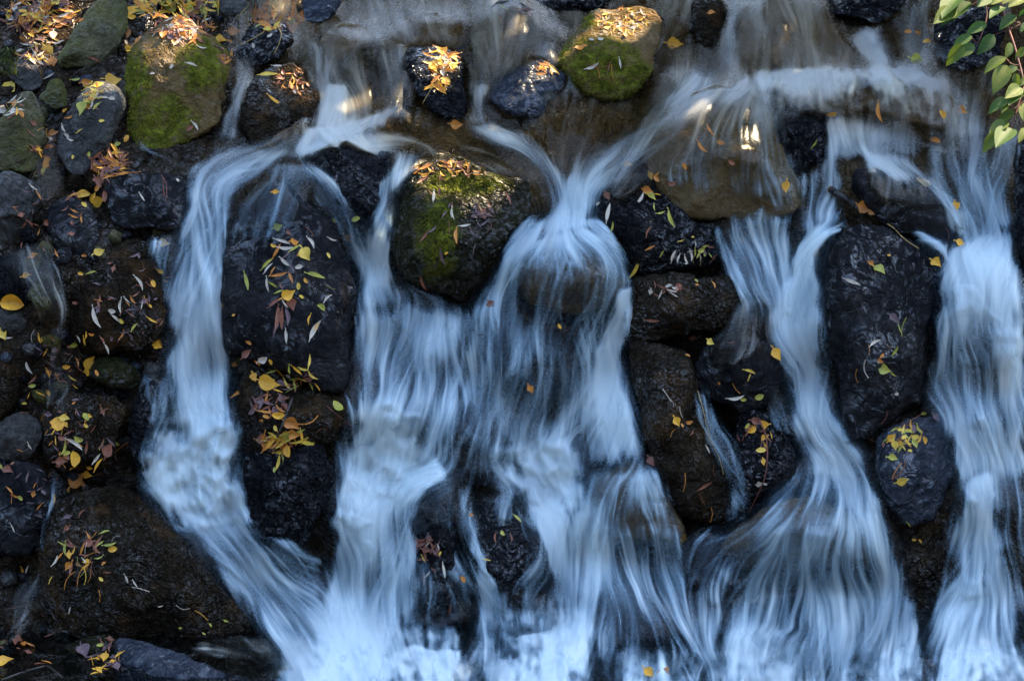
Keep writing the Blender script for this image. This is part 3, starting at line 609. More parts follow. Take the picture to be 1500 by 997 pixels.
# ------------------------------------------------------------------ running water: sheets that follow the current and lie on the stones
def catmull(rows, n):
    rows = [np.array(r, float) for r in rows]
    ext = [2 * rows[0] - rows[1]] + rows + [2 * rows[-1] - rows[-2]]
    out = []
    for i in range(1, len(ext) - 2):
        p0, p1, p2, p3 = ext[i - 1:i + 3]
        L = np.hypot(*(p2[:2] + p2[2:4] - p1[:2] - p1[2:4])) / 2
        k = max(2, int(round(L / n)))
        for j in range(k):
            t = j / k
            out.append(0.5 * (2 * p1 + (p2 - p0) * t + (2 * p0 - 5 * p1 + 4 * p2 - p3) * t * t + (3 * p1 - p0 - 3 * p2 + p3) * t ** 3))
    out.append(rows[-1])
    return np.array(out)
def blur(A, r):
    if r < 1: return A
    k = np.exp(-0.5 * (np.arange(-2 * r, 2 * r + 1) / r) ** 2); k /= k.sum()
    for ax in (0, 1):
        pad = [(0, 0), (0, 0)]; pad[ax] = (2 * r, 2 * r)
        B = np.pad(A, pad, mode='edge')
        A = sum(k[i] * np.take(B, np.arange(i, i + A.shape[ax]), axis=ax) for i in range(len(k)))
    return A
def erode(A, r):
    out = A.copy()
    for ax in (0, 1):
        pad = [(0, 0), (0, 0)]; pad[ax] = (r, r)
        B = np.pad(out, pad, mode='edge')
        out = np.min([np.take(B, np.arange(i, i + A.shape[ax]), axis=ax) for i in range(2 * r + 1)], axis=0)
    return out
# every current is listed as cross-sections running downstream (left x, left y, right x, right y, how much white water);
# together they give the speed and direction of the water everywhere, and the foam is drawn out along them
STEP = 1.5; GX0, GY0, GX1, GY1 = -60, -240, 1560, 1180
GW = int((GX1 - GX0) / STEP) + 1; GH = int((GY1 - GY0) / STEP) + 1
DENS = np.zeros((GH, GW)); DX = np.zeros((GH, GW)); DY = np.zeros((GH, GW)); TURB = np.zeros((GH, GW)); WARM = np.zeros((GH, GW)); WSUM = np.full((GH, GW), 1e-6); OVER = np.zeros((GH, GW)); FOAM = np.zeros((GH, GW))
# distance of the stones under every point
CS = 2; ch, cw = (GH + CS - 1) // CS, (GW + CS - 1) // CS
TALL = np.zeros((ch, cw)); TBED = np.zeros((ch, cw)); EXPO = np.zeros((ch, cw))
_own = []
for k_, (v, f, e) in enumerate(SOLIDS): _own += [e] * len(f)
for i in range(ch):
    for j in range(cw):
        px, py = GX0 + j * CS * STEP, GY0 + i * CS * STEP
        r = ray(px, py); L_ = r.length; r = r / L_
        loc, _n, idx, ds = BVH_ALL.ray_cast(CAM, r)
        if loc is None: TALL[i, j] = TBED[i, j] = T(py); continue
        TALL[i, j] = ds / L_
        if _own[idx]:
            EXPO[i, j] = 1; loc2, _n, _i, ds2 = BVH_BED.ray_cast(CAM, r); TBED[i, j] = ds2 / L_ if loc2 is not None else ds / L_
        else: TBED[i, j] = ds / L_
def up(A):
    yi = np.arange(GH) / CS; xi = np.arange(GW) / CS
    y0 = np.minimum(yi.astype(int), ch - 2); x0 = np.minimum(xi.astype(int), cw - 2); fy = (yi - y0)[:, None]; fx = (xi - x0)[None, :]
    return (A[y0][:, x0] * (1 - fy) * (1 - fx) + A[y0][:, x0 + 1] * (1 - fy) * fx + A[y0 + 1][:, x0] * fy * (1 - fx) + A[y0 + 1][:, x0 + 1] * fy * fx)
EXPU = up(EXPO)
def sheet(name, rows, mat='fall', layers=2, off=0, ef=0.30, over=True, e0=0.08, e1=0.12, wob=0, jag=0.0, foam=False, **kw):
    if rows[-1][1] > 880 and rows[-1][1] < 1000 and rows[-1][4] > .3:
        rows = list(rows); a_, b_ = rows[-2], rows[-1]; k_ = 70 / max(20, b_[1] - a_[1])
        rows.append((b_[0] + (b_[0] - a_[0]) * k_, b_[1] + 70, b_[2] + (b_[2] - a_[2]) * k_, b_[3] + 70, b_[4] * .9)); e1 = .04
    G = catmull(rows, 1.3); nv = len(G)
    wmax = max(math.hypot(r[2] - r[0], r[3] - r[1]) for r in rows); nu = int(max(6, wmax / 1.2))
    u = np.linspace(0, 1, nu)
    PX = G[:, 0:1] * (1 - u) + G[:, 2:3] * u; PY = G[:, 1:2] * (1 - u) + G[:, 3:4] * u
    cx, cy = PX[:, nu // 2], PY[:, nu // 2]; ln = np.r_[0, np.cumsum(np.hypot(np.diff(cx), np.diff(cy)))]
    sm = lambda q: (lambda c: c * c * (3 - 2 * c))(np.clip(q, 0, 1))
    ve = sm(ln / max(6, e0 * ln[-1])) * sm((ln[-1] - ln) / max(6, e1 * ln[-1]))
    ue = sm(np.minimum(u, 1 - u) / ef)
    D = np.clip(G[:, 4:5], 0, 1) * ve[:, None] * ue[None, :]
    VX = np.gradient(PX, axis=0); VY = np.gradient(PY, axis=0); nn = np.hypot(VX, VY) + 1e-9; VX /= nn; VY /= nn
    jx = np.rint((PX - GX0) / STEP).astype(int); jy = np.rint((PY - GY0) / STEP).astype(int)
    ok = (jx >= 0) & (jx < GW) & (jy >= 0) & (jy < GH)
    jx, jy, D, VX, VY = jx[ok], jy[ok], D[ok], VX[ok], VY[ok]
    if not over: D = D * (1 - EXPU[jy, jx])
    tmp = np.zeros((GH, GW)); np.maximum.at(tmp, (jy, jx), D)
    global DENS
    DENS[:] = (DENS ** 4 + tmp ** 4) ** 0.25
    w = D + 0.02
    np.add.at(DX, (jy, jx), VX * w); np.add.at(DY, (jy, jx), VY * w); np.add.at(WSUM, (jy, jx), w)
    np.add.at(TURB, (jy, jx), w * min(1, jag * 2.2)); np.add.at(WARM, (jy, jx), w * (1.0 if mat == 'stream' else 0.0))
    if over: np.maximum(OVER, tmp, out=OVER)
    if foam: np.maximum(FOAM, tmp, out=FOAM)
def fblur(A, s):
    """gaussian blur by FFT"""
    p = int(3 * s) + 2; B = np.pad(A, p, mode='edge')
    fy = np.fft.fftfreq(B.shape[0])[:, None]; fx = np.fft.rfftfreq(B.shape[1])[None, :]
    B = np.fft.irfft2(np.fft.rfft2(B) * np.exp(-2 * (math.pi * s) ** 2 * (fx * fx + fy * fy)), B.shape)
    return B[p:-p, p:-p]
def norm01(A):
    A = A - A.mean(); return A / A.std()
def lic(noise_, vx, vy, half, h=1.0):
    yy, xx = np.mgrid[0:GH, 0:GW].astype(np.float32); acc = noise_.copy(); wt = 1.0
    def samp(A, y, x):
        y = np.clip(y, 0, GH - 1.001); x = np.clip(x, 0, GW - 1.001); y0 = y.astype(np.int32); x0 = x.astype(np.int32); fy = y - y0; fx = x - x0
        return A[y0, x0] * (1 - fy) * (1 - fx) + A[y0, x0 + 1] * (1 - fy) * fx + A[y0 + 1, x0] * fy * (1 - fx) + A[y0 + 1, x0 + 1] * fy * fx
    for sg in (1, -1):
        y, x = yy.copy(), xx.copy()
        for k in range(half):
            yi = np.clip(np.rint(y), 0, GH - 1).astype(np.int32); xi = np.clip(np.rint(x), 0, GW - 1).astype(np.int32)
            x += sg * h * vx[yi, xi]; y += sg * h * vy[yi, xi]
            w = 0.5 + 0.5 * math.cos(math.pi * (k + 1) / (half + 1)); wt += w
            acc += w * samp(noise_, y, x)
    return acc / wt
def warp(A, ax, ay):
    yy, xx = np.mgrid[0:GH, 0:GW].astype(np.float32); y = np.clip(yy + ay, 0, GH - 1.001); x = np.clip(xx + ax, 0, GW - 1.001)
    y0 = y.astype(np.int32); x0 = x.astype(np.int32); fy = y - y0; fx = x - x0
    return A[y0, x0] * (1 - fy) * (1 - fx) + A[y0, x0 + 1] * (1 - fy) * fx + A[y0 + 1, x0] * fy * (1 - fx) + A[y0 + 1, x0 + 1] * fy * fx
def mat_white():
    m, t, b, out = nt('silky_white_water'); n = N(t)
    A = lambda nm: n.new('ShaderNodeAttribute', attribute_name=nm).outputs['Fac']
    al, warm = A('foam'), A('silt')
    pos = n.new('ShaderNodeNewGeometry').outputs['Position']
    col = n.mix(warm, n.mix(al, (0.26, 0.46, 0.60), (0.90, 0.93, 0.86)), n.mix(al, (0.20, 0.165, 0.115), (0.76, 0.74, 0.69)))
    bmp = n.bump(n.noise(pos, 120, 3, 0.6), 0.12, 0.01)
    d = n.new('ShaderNodeBsdfDiffuse'); n.link(col, d.inputs[0]); n.link(bmp, d.inputs['Normal'])
    tr = n.new('ShaderNodeBsdfTranslucent'); n.link(col, tr.inputs[0])
    gl = n.new('ShaderNodeBsdfGlossy'); gl.inputs['Roughness'].default_value = 0.22; n.link(bmp, gl.inputs['Normal'])
    tp = n.new('ShaderNodeBsdfTransparent'); n.link(n.mix(warm, (0.93, 0.96, 0.98), (0.90, 0.85, 0.74)), tp.inputs[0]); tp0 = n.new('ShaderNodeBsdfTransparent')
    def mx(f, x, y):
        q = n.new('ShaderNodeMixShader')
        if isinstance(f, float): q.inputs[0].default_value = f
        else: n.link(f, q.inputs[0])
        n.link(x, q.inputs[1]); n.link(y, q.inputs[2]); return q.outputs[0]
    fr = n.new('ShaderNodeFresnel'); fr.inputs[0].default_value = 1.33; n.link(bmp, fr.inputs['Normal'])
    film = mx(n.math('MULTIPLY', fr.outputs[0], 0.45), tp.outputs[0], gl.outputs[0])
    low = mx(A('film'), tp0.outputs[0], film)
    n.link(mx(al, low, mx(0.25, d.outputs[0], tr.outputs[0])), out.inputs[0]); t.nodes.remove(b)
    return m
M['white'] = mat_white()
TWATER = None
def build_water():
    global TWATER
    s = 5.0 / STEP
    vx = fblur(DX, s); vy = fblur(DY, s) + 1e-4; q = np.hypot(vx, vy) + 1e-9; vx = (vx / q).astype(np.float32); vy = (vy / q).astype(np.float32)
    wb = fblur(WSUM, s) + 1e-6; FO = np.clip(fblur(FOAM, 8 / STEP) * 1.35, 0, 1); turb = np.maximum(np.clip(fblur(TURB, s) / wb, 0, 1), FO * 0.92); warm = np.clip(fblur(WARM, 8 / STEP) / (fblur(WSUM, 8 / STEP) + 1e-6), 0, 1)
    yy = (GY0 + np.arange(GH) * STEP)[:, None]
    warm = np.clip(warm * 0.75 + 0.55 * np.clip((330 - yy) / 160, 0, 1), 0, 1)
    r0 = np.random.default_rng(3); G_ = lambda sg: norm01(fblur(r0.standard_normal((GH, GW)), sg))
    wx = 2.2 * G_(5) + 3.6 * G_(16); wy = 2.0 * G_(5) + 3.0 * G_(16)
    wx, wy = [norm01(lic(q_.astype(np.float32), vx, vy, 10)) * m_ for q_, m_ in ((wx, 4.2), (wy, 3.6))]
    dens = np.clip(warp(fblur(DENS, 2.6 / STEP), wx, wy), 0, 1)
    mist = fblur(np.clip(dens - 0.35, 0, 1), 13 / STEP)
    mist = mist * (1 - 0.75 * np.clip((330 - yy) / 120, 0, 1))
    vx0, vy0 = vx, vy
    # depth of the sheet
    ov = up_inv(fblur(OVER, 6 / STEP)); T_ = np.where((ov > 0.12) | (EXPO < 0.5), TALL, TBED)
    Ts = blur(erode(T_, 4), 7); base = up(np.minimum(Ts, np.where(ov > 0.12, blur(T_, 1) - 0.004, 99)))
    TWATER = base
    rr = np.random.default_rng(5)
    for layer in range(2):
        n1 = norm01(fblur(rr.standard_normal((GH, GW)), 0.7)); n2 = norm01(fblur(rr.standard_normal((GH, GW)), 1.7)); n3 = norm01(fblur(rr.standard_normal((GH, GW)), 6.0))
        an = 0.20 * norm01(fblur(rr.standard_normal((GH, GW)), 18)) + 0.10 * norm01(fblur(rr.standard_normal((GH, GW)), 7)) + (0.10 if layer else -0.06)
        vx = (vx0 * np.cos(an) - vy0 * np.sin(an)).astype(np.float32); vy = (vx0 * np.sin(an) + vy0 * np.cos(an)).astype(np.float32)
        l1 = norm01(lic((1.0 * n1 + 0.25 * n2).astype(np.float32), vx, vy, 38)); l2 = norm01(lic((1.0 * n2 + 0.45 * n3).astype(np.float32), vx, vy, 30, 1.6))
        puff2 = norm01(0.8 * norm01(fblur(rr.standard_normal((GH, GW)), 7)) + 0.55 * norm01(fblur(rr.standard_normal((GH, GW)), 3)) + 0.3 * n2) * 0.8
        puff = norm01(fblur(rr.standard_normal((GH, GW)), 8)) if layer == 0 else puff
        big = norm01(lic(norm01(fblur(rr.standard_normal((GH, GW)), 14)).astype(np.float32), vx, vy, 14, 2.0))
        clump = norm01(lic((0.75 * n3 + 0.5 * norm01(fblur(n2, 2)) + 0.35 * n2).astype(np.float32), vx, vy, 7))
        l3 = norm01(lic(n3.astype(np.float32), vx, vy, 20, 2.0))
        st = l1 * (1 - 0.75 * turb) * 0.64 + l2 * (1 - 0.5 * turb) * 0.52 + l3 * 0.42 + clump * turb * 0.8
        flat = np.clip((260 - yy) / 90, 0, 1) * np.clip((0.72 - dens) / 0.2, 0, 1); st = st * (1 - 0.40 * flat)
        dd = np.clip(dens * (0.96 + 0.27 * big), 0, 1.1)
        x = (dd - 0.66) * 2.2 + st * 0.44 * (1 - 0.48 * np.clip(dd, 0, 1))
        x = x + FO * (0.22 + 0.42 * puff2)
        x = np.clip((x + 1) / 2, 0, 1); a = x * x * (3 - 2 * x) * 0.97
        a = a * np.clip(dens / 0.10, 0, 1)
        a = 1 - (1 - a) * (1 - np.clip(mist * (0.22 + 0.08 * l3), 0, 0.3))
        if layer == 0: rel0 = (l1, l2, clump, big)
        else: a = a * 0.55; l1, l2, clump, big = rel0
        film = np.clip(dens / 0.25, 0, 1)
        relief = fblur(l2, 1.5) * 0.0022 + fblur(l1, 0.8) * 0.0006 + (clump * 0.006 + puff * 0.012) * turb + big * 0.003
        t = base - 0.010 - 0.016 * dd - relief * np.clip(dens * 2, 0, 1) - 0.012 * layer
        keep = (dens > 0.012) | (mist > 0.03)
        fk = keep[:-1, :-1] | keep[1:, :-1] | keep[:-1, 1:] | keep[1:, 1:]
        px = GX0 + np.arange(GW) * STEP; py = GY0 + np.arange(GH) * STEP
        Fv = np.array(F); Xv = np.array(X); Uv = np.array(U)
        ryd = Fv + ((px - W / 2) * K)[None, :, None] * Xv + ((H / 2 - py) * K)[:, None, None] * Uv
        pts = np.array(CAM) + ryd * t[..., None]
        split = int((318 - GY0) / STEP)
        for nm, r0, r1 in (('stream_water', 0, split), ('falling_water', split, GH - 1)):
            sel = np.zeros_like(fk); sel[r0:r1] = fk[r0:r1]
            iy, ix = np.nonzero(sel); a0 = iy * GW + ix
            quads = np.stack([a0, a0 + GW, a0 + GW + 1, a0 + 1], 1)
            used, inv = np.unique(quads.ravel(), return_inverse=True)
            me = bpy.data.meshes.new(nm); nvv = len(used); nq = len(quads)
            me.vertices.add(nvv); me.vertices.foreach_set('co', pts.reshape(-1, 3)[used].astype(np.float32).ravel())
            me.loops.add(nq * 4); me.loops.foreach_set('vertex_index', inv.astype(np.int32).ravel())
            me.polygons.add(nq); me.polygons.foreach_set('loop_start', np.arange(0, nq * 4, 4, dtype=np.int32)); me.polygons.foreach_set('loop_total', np.full(nq, 4, dtype=np.int32))
            me.polygons.foreach_set('use_smooth', np.ones(nq, dtype=bool)); me.update(calc_edges=True)
            for an, arr in (('foam', a), ('silt', warm), ('film', film)):
                at_ = me.attributes.new(an, 'FLOAT', 'POINT'); at_.data.foreach_set('value', arr.ravel()[used].astype(np.float32))
            me.materials.append(M['white']); ob = bpy.data.objects.new(nm, me); COL.objects.link(ob); tag(ob, kind='structure')
def up_inv(A): return A[::CS, ::CS][:ch, :cw]
def twater(px, py):
    j = int(np.clip((px - GX0) / STEP, 0, GW - 1)); i = int(np.clip((py - GY0) / STEP, 0, GH - 1)); return TWATER[i, j]
FW = 'falling_water'; SW = 'stream_water'
# upper stream: clear sheets over the brown bed, boulders stand out of them
sheet(SW, [(330,-260,1500,-260,.40),(330,-100,1500,-100,.40),(325,60,1500,40,.40),(325,130,1500,120,.40),(310,200,1500,200,.42),(300,262,1500,285,.3)], 'stream', 1, jag=0.3, off=0.016, over=False, ef=.03, wob=.006, e0=.01, e1=.25)
sheet(SW, [(480,-10,700,-15,.34),(500,20,690,15,.42),(520,45,690,40,.36),(545,65,690,70,.30)], 'stream', 1, over=False, wob=.005)
sheet(SW, [(690,10,800,20,.25),(690,60,790,60,.35),(690,110,760,110,.15)], 'stream', 1, ef=.1)
sheet(FW, [(340,-10,460,-10,.35),(330,30,440,30,.4),(320,60,360,60,.25)], 'stream', 1, over=False)
# small upper falls
sheet(FW, [(345,103,388,98,.6),(333,132,360,135,.6),(324,170,353,180,.55),(312,205,350,208,.6)], layers=2)
sheet(FW, [(436,52,470,62,.35),(448,80,482,84,.75),(457,110,490,118,.6),(466,140,486,150,.45),(466,180,482,180,.3)])
sheet(FW, [(478,118,515,118,.85),(472,140,520,145,.9),(464,165,528,172,.85),(452,195,535,195,.6)], e0=.04)
sheet(FW, [(556,72,592,66,.55),(552,100,598,100,.55),(545,130,604,130,.5),(532,155,600,155,.4)])
sheet(FW, [(520,75,560,70,.2),(515,110,550,112,.3),(505,150,545,150,.25)], layers=1)
sheet(FW, [(688,116,713,113,.95),(683,135,717,135,.9),(681,160,719,160,.8),(676,182,730,180,.9)], e0=.04)
sheet(FW, [(690,60,765,55,.15),(690,90,755,85,.25),(695,120,740,115,.2)], layers=1)
sheet(SW, [(735,110,800,90,.3),(725,115,790,88,.25),(715,135,740,110,.3),(712,160,722,140,.4)], 'stream', 1)
sheet(FW, [(822,100,832,95,.4),(826,125,836,120,.5),(815,140,850,138,.7)], layers=1)
sheet(FW, [(790,128,850,132,.35),(790,150,860,150,.3)], layers=1)
# froth over the step behind the sunlit crest
sheet(FW, [(606,142,614,158,.7),(566,155,576,178,.8),(522,172,532,202,.9),(480,186,500,214,.95),(445,198,462,222,.9),(415,212,440,236,.7)], jag=.25, foam=True)
sheet(FW, [(520,180,540,205,.4),(560,185,575,215,.6),(600,190,610,220,.5),(640,200,640,215,.2)], 'stream', jag=.3, layers=1)
sheet(FW, [(430,196,452,228,.7),(470,186,480,216,.95),(520,190,525,218,.9),(560,200,568,222,.5),(590,205,600,222,.3)], jag=.2, layers=1)
sheet(SW, [(580,180,600,215,.45),(640,195,640,235,.4),(700,205,690,245,.35),(760,225,745,262,.35),(800,250,775,285,.4),(820,285,785,310,.3)], 'stream', 2, over=False)
# first fall on the left
sheet(FW, [(345,200,470,205,.5),(305,218,440,222,.55),(280,245,400,240,.5),(272,275,368,262,.5),(266,310,348,295,.55),(260,350,336,345,.55),(250,400,327,400,.7),(245,450,326,450,.75),(244,500,330,500,.8),(240,550,342,548,.7),(236,590,345,590,.72),(226,640,366,640,.75),(215,690,352,690,.85)], ef=.16, e1=.04)
sheet(FW, [(222,640,362,640,.6),(212,690,350,690,.9),(228,725,352,720,.95),(255,765,372,760,.85),(295,815,405,805,.7),(340,865,445,850,.65),(380,920,480,890,.7),(410,970,520,950,.8)], ef=.2, e0=.05, e1=.05)
sheet(FW, [(330,800,400,770,.1),(385,810,430,800,.45),(420,850,470,830,.4),(450,900,490,880,.5)], layers=1)
sheet(FW, [(222,350,262,344,.6),(220,372,260,372,.5),(228,400,258,410,.3)], layers=1)
sheet(FW, [(205,540,250,555,.2),(200,570,250,585,.4),(215,620,250,630,.4),(195,670,240,690,.5)], layers=1)
sheet(FW, [(405,232,445,226,.55),(385,250,455,246,.5),(362,285,450,280,.38),(342,325,440,325,.22),(335,370,420,370,.10)], layers=1, ef=.1)
sheet(FW, [(425,228,462,226,.5),(445,255,478,255,.6),(462,290,502,290,.6),(485,330,530,330,.55),(505,375,560,370,.6),(522,420,590,410,.7),(530,470,600,460,.6)])
# second fall: between the glossy block and the mossy centre boulder
sheet(FW, [(590,218,650,214,.4),(574,246,620,242,.6),(562,285,600,268,.6),(552,325,586,300,.7),(535,360,582,345,.75),(525,400,578,395,.85),(528,440,600,435,.8)])
sheet(FW, [(522,420,620,425,.6),(515,470,620,470,.6),(512,520,600,525,.5),(515,580,600,580,.6),(508,640,600,640,.8),(495,700,600,690,.8),(485,760,605,760,.75),(475,840,610,840,.65),(468,900,615,900,.7),(465,950,625,950,.8)], ef=.14)
sheet(FW, [(592,428,684,450,.75),(575,455,688,490,.65),(560,500,690,545,.5),(550,550,680,600,.55),(540,610,660,660,.65),(520,670,650,700,.75)], ef=.15)
# centre stream
sheet(FW, [(1025,85,1062,100,.85),(985,118,1040,150,.7),(945,145,1000,195,.5),(900,175,955,235,.5),(855,205,920,262,.5),(822,240,890,285,.65),(812,280,880,308,.75),(800,325,872,335,.75),(785,350,880,355,.6),(775,375,890,375,.4)])
sheet(SW, [(1060,110,1130,130,.5),(1000,140,1080,190,.35),(945,180,1000,250,.25),(890,230,940,290,.3),(870,270,890,320,.3)], 'stream', 1)
sheet(FW, [(672,178,725,172,.85),(690,198,760,190,.7),(730,225,795,212,.55),(775,255,818,238,.5),(795,285,832,270,.5),(800,320,840,312,.5)])
sheet(SW, [(800,140,960,150,.25),(790,180,920,190,.3),(800,220,880,225,.3),(810,260,870,260,.3)], 'stream', 1, over=False)
sheet(FW, [(782,300,826,305,.8),(752,340,800,350,.8),(722,385,765,405,.7),(698,430,745,455,.7),(684,480,745,510,.6),(668,550,740,580,.5),(645,620,730,640,.4)])
sheet(FW, [(798,338,852,338,.85),(775,358,880,356,.58),(752,395,908,392,.40),(738,440,918,435,.36),(712,510,915,500,.45),(700,580,905,580,.40),(690,650,890,650,.35)], ef=.08, e0=.05)
sheet(FW, [(848,325,880,320,.6),(872,355,905,350,.6),(893,390,918,382,.5),(903,420,924,418,.5)], layers=1)
sheet(FW, [(898,418,923,416,.95),(885,455,923,455,.95),(868,510,925,508,.8),(855,580,938,578,.85),(845,650,955,645,.8),(842,700,962,690,.65)], e0=.03)
sheet(FW, [(700,470,870,465,.3),(690,540,880,540,.35),(665,600,880,600,.35),(640,660,870,660,.4),(640,720,860,700,.35)], ef=.1)
sheet(FW, [(725,600,850,590,.2),(720,640,850,640,.6),(715,690,850,690,.7),(745,730,850,730,.6)])
# wide veils that join the falls
sheet(FW, [(525,395,600,410,.3),(512,450,690,455,.30),(500,530,690,540,.26),(495,610,680,620,.30),(480,690,690,680,.32),(470,760,640,760,.3)], ef=.1)
sheet(FW, [(600,430,700,440,.35),(560,500,720,520,.30),(540,580,720,600,.26),(530,650,700,670,.32)], ef=.1)
sheet(FW, [(760,320,860,330,.2),(730,370,920,370,.2),(700,440,925,440,.24),(680,530,930,530,.24),(650,620,950,620,.24),(620,690,960,690,.24)], ef=.08)
sheet(FW, [(540,600,620,600,.3),(520,650,640,640,.8),(500,690,640,680,.8),(480,740,620,735,.6)], jag=.4, foam=True)
sheet(FW, [(700,640,860,640,.3),(690,670,870,670,.75),(720,710,870,705,.7),(760,760,870,750,.5)], jag=.4, foam=True)
sheet(FW, [(215,600,360,600,.3),(200,650,372,645,.65),(205,695,365,690,.9),(225,740,365,735,.85),(260,790,390,775,.5)], jag=.4, foam=True)
sheet(FW, [(640,425,690,452,.5),(600,470,690,510,.55),(555,530,650,585,.55),(520,600,600,650,.6),(495,670,570,710,.5)], ef=.3)
sheet(FW, [(880,500,925,500,.4),(830,570,900,590,.45),(760,630,850,670,.5),(720,680,820,730,.4)], ef=.35)
sheet(FW, [(1160,690,1230,700,.5),(1110,735,1200,770,.5),(1060,790,1150,840,.45),(1020,850,1110,910,.4)], ef=.3)
# lower middle
sheet(FW, [(650,668,672,712,.9),(618,676,642,722,.95),(575,695,618,740,.9),(535,735,608,780,.8),(508,800,608,830,.75),(492,870,612,880,.65),(480,940,625,940,.85)], e0=.04)
sheet(FW, [(716,700,745,668,.8),(745,722,800,682,.9),(768,762,840,730,.85),(792,815,852,790,.75),(802,870,862,860,.75),(800,935,870,930,.85)])
sheet(FW, [(668,700,700,700,.35),(668,738,694,735,.55),(674,775,692,768,.65),(682,805,698,798,.6),(688,845,716,840,.55),(693,895,742,898,.55),(690,935,755,935,.5)])
sheet(FW, [(780,780,840,760,.3),(755,830,830,830,.3),(730,880,820,890,.3),(720,920,820,930,.3)], layers=1)
sheet(FW, [(600,730,680,730,.25),(603,790,690,790,.10),(605,860,700,860,.16),(600,920,710,920,.3)], layers=1)
sheet(FW, [(700,720,780,720,.35),(695,750,800,760,.15),(690,800,810,810,.06)], layers=1)
sheet(FW, [(840,680,960,675,.65),(832,730,905,730,.65),(828,790,900,790,.7),(825,860,885,860,.7),(815,930,880,930,.8)])
sheet(FW, [(895,672,955,670,.75),(872,710,978,705,.5),(855,760,1003,765,.35),(850,782,1010,785,.6),(850,830,1012,835,.6),(848,890,1018,895,.42),(840,960,1030,970,.35)], ef=.08, e1=.2)
# right centre fall
sheet(FW, [(1212,322,1248,336,.8),(1188,338,1222,352,.9),(1160,385,1212,395,.85),(1135,430,1214,440,.85),(1122,475,1220,485,.85),(1135,540,1228,540,.8),(1148,600,1232,605,.8),(1162,655,1258,655,.8),(1175,715,1290,705,.7)], e0=.04, e1=.05)
sheet(FW, [(1172,665,1272,655,.6),(1145,725,1295,705,.6),(1100,780,1312,765,.5),(1072,840,1328,830,.55),(1055,905,1345,895,.55),(1050,975,1355,970,.6)], ef=.10)
sheet(FW, [(1148,640,1260,640,.6),(1185,690,1290,680,.7),(1240,760,1310,745,.6),(1270,840,1330,830,.5),(1290,930,1350,930,.5)])
sheet(FW, [(1040,318,1165,308,.5),(1050,350,1162,345,.5),(1066,385,1165,385,.42),(1080,425,1165,430,.5),(1095,465,1165,470,.6)], ef=.08)
sheet(FW, [(1085,440,1160,450,.5),(1060,470,1140,490,.35),(1030,500,1130,520,.2),(1018,540,1060,560,.15)], 'stream', 2)
sheet(FW, [(1008,560,1030,566,.45),(1018,610,1050,605,.5),(1042,665,1080,655,.45),(1062,715,1098,712,.5),(1070,762,1102,760,.6)])
sheet(FW, [(1100,560,1145,570,.3),(1120,600,1160,600,.4),(1130,640,1175,640,.3)], layers=1)
sheet(FW, [(1088,745,1150,800,.45),(1050,765,1090,830,.45),(1015,790,1040,860,.35),(985,830,1000,900,.25)])
sheet(FW, [(1000,790,1100,800,.25),(985,850,1090,860,.22),(975,920,1080,920,.3),(970,980,1080,980,.4)], layers=1)
# right stream
sheet(FW, [(1060,-10,1100,-10,.6),(1060,25,1090,25,.6),(1058,60,1085,62,.6),(1048,95,1080,105,.6)])
sheet(FW, [(1090,-15,1205,-15,.35),(1082,40,1225,35,.30),(1070,85,1245,80,.25),(1075,112,1250,110,.2)], 'stream', 2, ef=.1)
sheet(FW, [(1150,-15,1215,-15,.4),(1190,40,1240,35,.4),(1225,90,1270,80,.4)], 'stream', 1)
sheet(FW, [(1242,42,1296,38,.8),(1258,68,1300,62,.8),(1272,92,1322,84,.7),(1290,115,1350,105,.6)], jag=.25, foam=True)
sheet(FW, [(1320,-10,1375,-10,.55),(1300,25,1365,22,.55),(1305,60,1385,55,.45),(1330,100,1425,90,.4)])
sheet(FW, [(1110,98,1345,96,1),(1098,112,1366,110,1),(1085,136,1388,142,.5),(1072,168,1402,182,.2)], ef=.1, e0=.12, jag=.2, foam=True)
sheet(FW, [(1320,98,1362,108,.8),(1345,116,1396,128,.7),(1372,150,1428,160,.6),(1384,205,1442,208,.5)], jag=.1)
sheet(FW, [(1050,128,1110,104,.75),(1040,140,1120,122,.7),(1015,160,1110,150,.5)], jag=.15)
sheet(FW, [(1040,118,1150,128,.55),(1008,145,1150,155,.5),(975,180,1155,200,.35),(955,230,1160,260,.22),(960,280,1175,310,.18)], ef=.10)
sheet(FW, [(1058,138,1135,150,.4),(1075,190,1150,195,.36),(1100,245,1165,240,.32),(1125,300,1180,290,.3)], layers=1)
sheet(FW, [(1205,165,1340,165,.25),(1205,185,1345,185,.6),(1206,215,1345,215,.5),(1205,240,1345,240,.4)], ef=.05, e0=.1)
sheet(FW, [(1205,190,1240,190,.4),(1200,230,1235,230,.6),(1190,270,1240,275,.5),(1180,310,1235,315,.6),(1195,335,1240,338,.7)])
sheet(FW, [(1160,262,1200,248,.5),(1165,290,1205,290,.6),(1172,320,1210,325,.6),(1180,345,1215,345,.6)])
sheet(FW, [(1240,212,1272,240,.85),(1268,222,1290,255,.85),(1310,235,1330,268,.75),(1355,248,1360,282,.75),(1395,272,1385,305,.75),(1425,310,1400,335,.7),(1445,345,1405,352,.7)], e0=.06)
sheet(FW, [(1250,225,1400,262,.4),(1248,255,1402,290,.3),(1250,295,1408,320,.10),(1255,330,1410,345,.06)], 'stream', 1)
sheet(FW, [(1380,120,1440,115,.5),(1382,170,1445,165,.5),(1385,230,1452,225,.45),(1395,280,1470,275,.55),(1405,335,1485,325,.65),(1392,380,1494,368,.7),(1380,430,1500,420,.7),(1370,500,1505,495,.55)])
sheet(FW, [(1300,110,1400,100,.6),(1345,150,1420,140,.5),(1375,190,1430,185,.45),(1380,235,1432,235,.35)], 'stream', 2)
